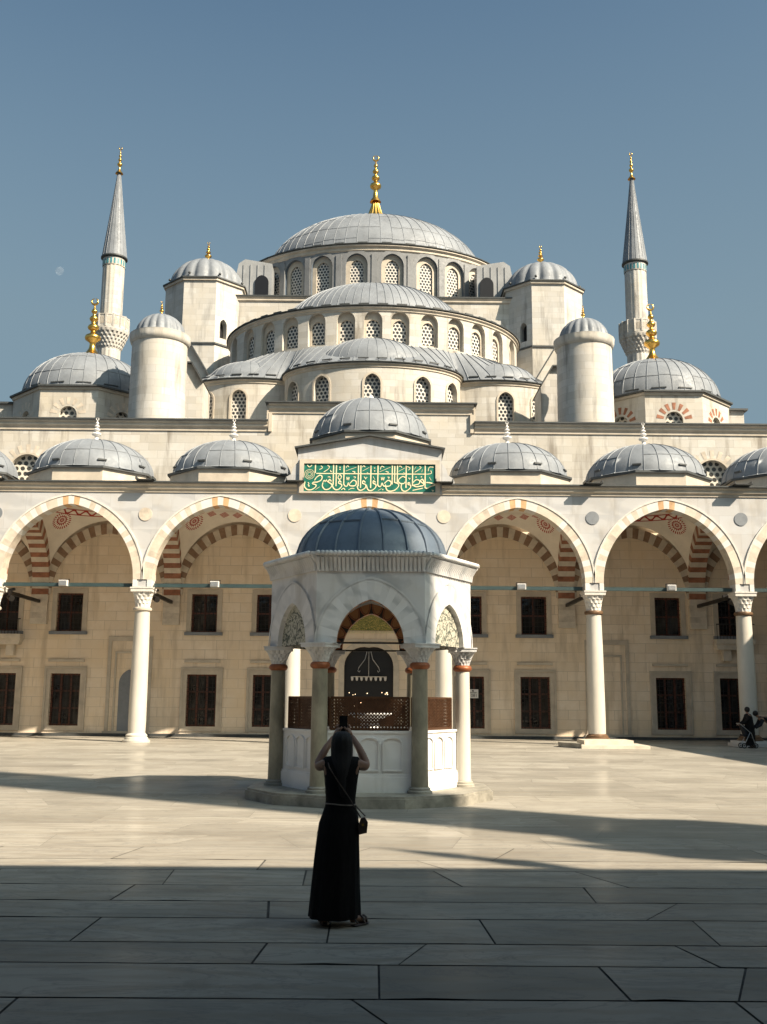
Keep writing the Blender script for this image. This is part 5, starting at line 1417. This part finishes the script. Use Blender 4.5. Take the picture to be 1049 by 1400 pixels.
court_side('rear_arcade','marble arcade behind the viewpoint whose roof shades the near paving',[(23.3,YB),(-24,YB)],0,(0,-1),3)
court_side('side_arcade','marble arcade closing the right side of the court, just out of frame',[(23.35,YF-.8),(23.35,YB)],0,(1,0),6)
court_side('side_arcade','marble arcade closing the left side of the court, just out of frame',[(-24.0,YB),(-24.0,YF-.8)],0,(-1,0),6)
def rear_minaret(c):
    r=thing('minaret','stone minaret behind the viewpoint whose long shadow crosses the fountain','minaret',(c[0],c[1],0))
    mb=MB(); mb.lathe([(1.75,0),(1.75,20),(1.5,21),(1.95,22.2),(1.95,24.0),(1.4,24.05),(1.38,36),(1.38,44),(.0,56)],c,40); mb.build('shaft',M['tower'],r,smooth=35)
rear_minaret((28,-.78))
for x,y,z0,z1,rr in ((18.4,1.2,11.6,18.9,.26),(21.5,1.3,11.6,19.8,.30)):
    r=thing('roof_spire','tall metal roof finial on the arcade behind the viewpoint at x %.0f m'%x if False else ('tall finial on the rear arcade roof, nearer the axis' if x<20 else 'taller finial on the rear arcade roof, farther right'),'finial',(x,y,z0))
    h=z1-z0; mb=MB(); mb.lathe([(.3,z0),(.12,z0+.3),(.06,z0+1),(.06,z1-2.6),(rr,z1-1.9),(rr*.5,z1-1.4),(rr*.8,z1-1.1),(.08,z1-.5),(0,z1)],(x,y),16); mb.build('spire',M['gold'],r,smooth=40)

# ------------------------------------------------------------------ camera, sun, sky
cam=bpy.data.cameras.new('camera'); co=bpy.data.objects.new('camera',cam); COL.objects.link(co); S.camera=co
cam.sensor_fit='VERTICAL'; cam.sensor_height=24; cam.lens=24*1400/1400; cam.clip_end=3000; cam.clip_start=.05
yaw,pit,roll=radians(.39),radians(10.32),radians(.42)
R=Matrix.Rotation(-yaw,3,'Z')@Matrix.Rotation(PI/2+pit,3,'X')@Matrix.Rotation(roll,3,'Z')
co.matrix_world=Matrix.Translation((0,0,1.95))@R.to_4x4()
sd=Vector((-.82,.58,-.84)).normalized()
su=bpy.data.lights.new('sun','SUN'); su.energy=5.0; su.angle=radians(.55); su.color=(1,.855,.665); so=bpy.data.objects.new('sun',su); COL.objects.link(so)
so.rotation_euler=sd.to_track_quat('-Z','Y').to_euler(); so.location=(20,-20,40)
w=bpy.data.worlds.new('World'); S.world=w; w.use_nodes=True; nt=w.node_tree
sky=nt.nodes.new('ShaderNodeTexSky'); sky.sky_type='NISHITA'; sky.sun_disc=False
sky.sun_elevation=math.asin(-sd.z); sky.sun_rotation=atan2(-sd.x,-sd.y); sky.air_density=1.0; sky.dust_density=5.5; sky.ozone_density=1.6; sky.altitude=50
bgn=nt.nodes['Background']; tn=nt.nodes.new('ShaderNodeMix'); tn.data_type='RGBA'; tn.blend_type='MULTIPLY'; tn.inputs[0].default_value=1; tn.inputs[7].default_value=(.80,1.03,1.03,1); nt.links.new(sky.outputs[0],tn.inputs[6]); gc=nt.nodes.new('ShaderNodeTexCoord'); sx_=nt.nodes.new('ShaderNodeSeparateXYZ'); nt.links.new(gc.outputs['Generated'],sx_.inputs[0])
mr_=nt.nodes.new('ShaderNodeMapRange'); mr_.inputs[1].default_value=.34; mr_.inputs[2].default_value=.67; mr_.inputs[3].default_value=.9; mr_.inputs[4].default_value=0; nt.links.new(sx_.outputs[2],mr_.inputs[0])
hz=nt.nodes.new('ShaderNodeMix'); hz.data_type='RGBA'; hz.inputs[7].default_value=(1.82,2.62,3.15,1); nt.links.new(mr_.outputs[0],hz.inputs[0]); nt.links.new(tn.outputs[2],hz.inputs[6]); nt.links.new(hz.outputs[2],bgn.inputs[0])
bgn.inputs[1].default_value=.058
S.view_settings.view_transform='Standard'; S.view_settings.look='None'; S.view_settings.gamma=1; S.view_settings.exposure=1.1
S.render.engine='CYCLES'; S.cycles.max_bounces=8
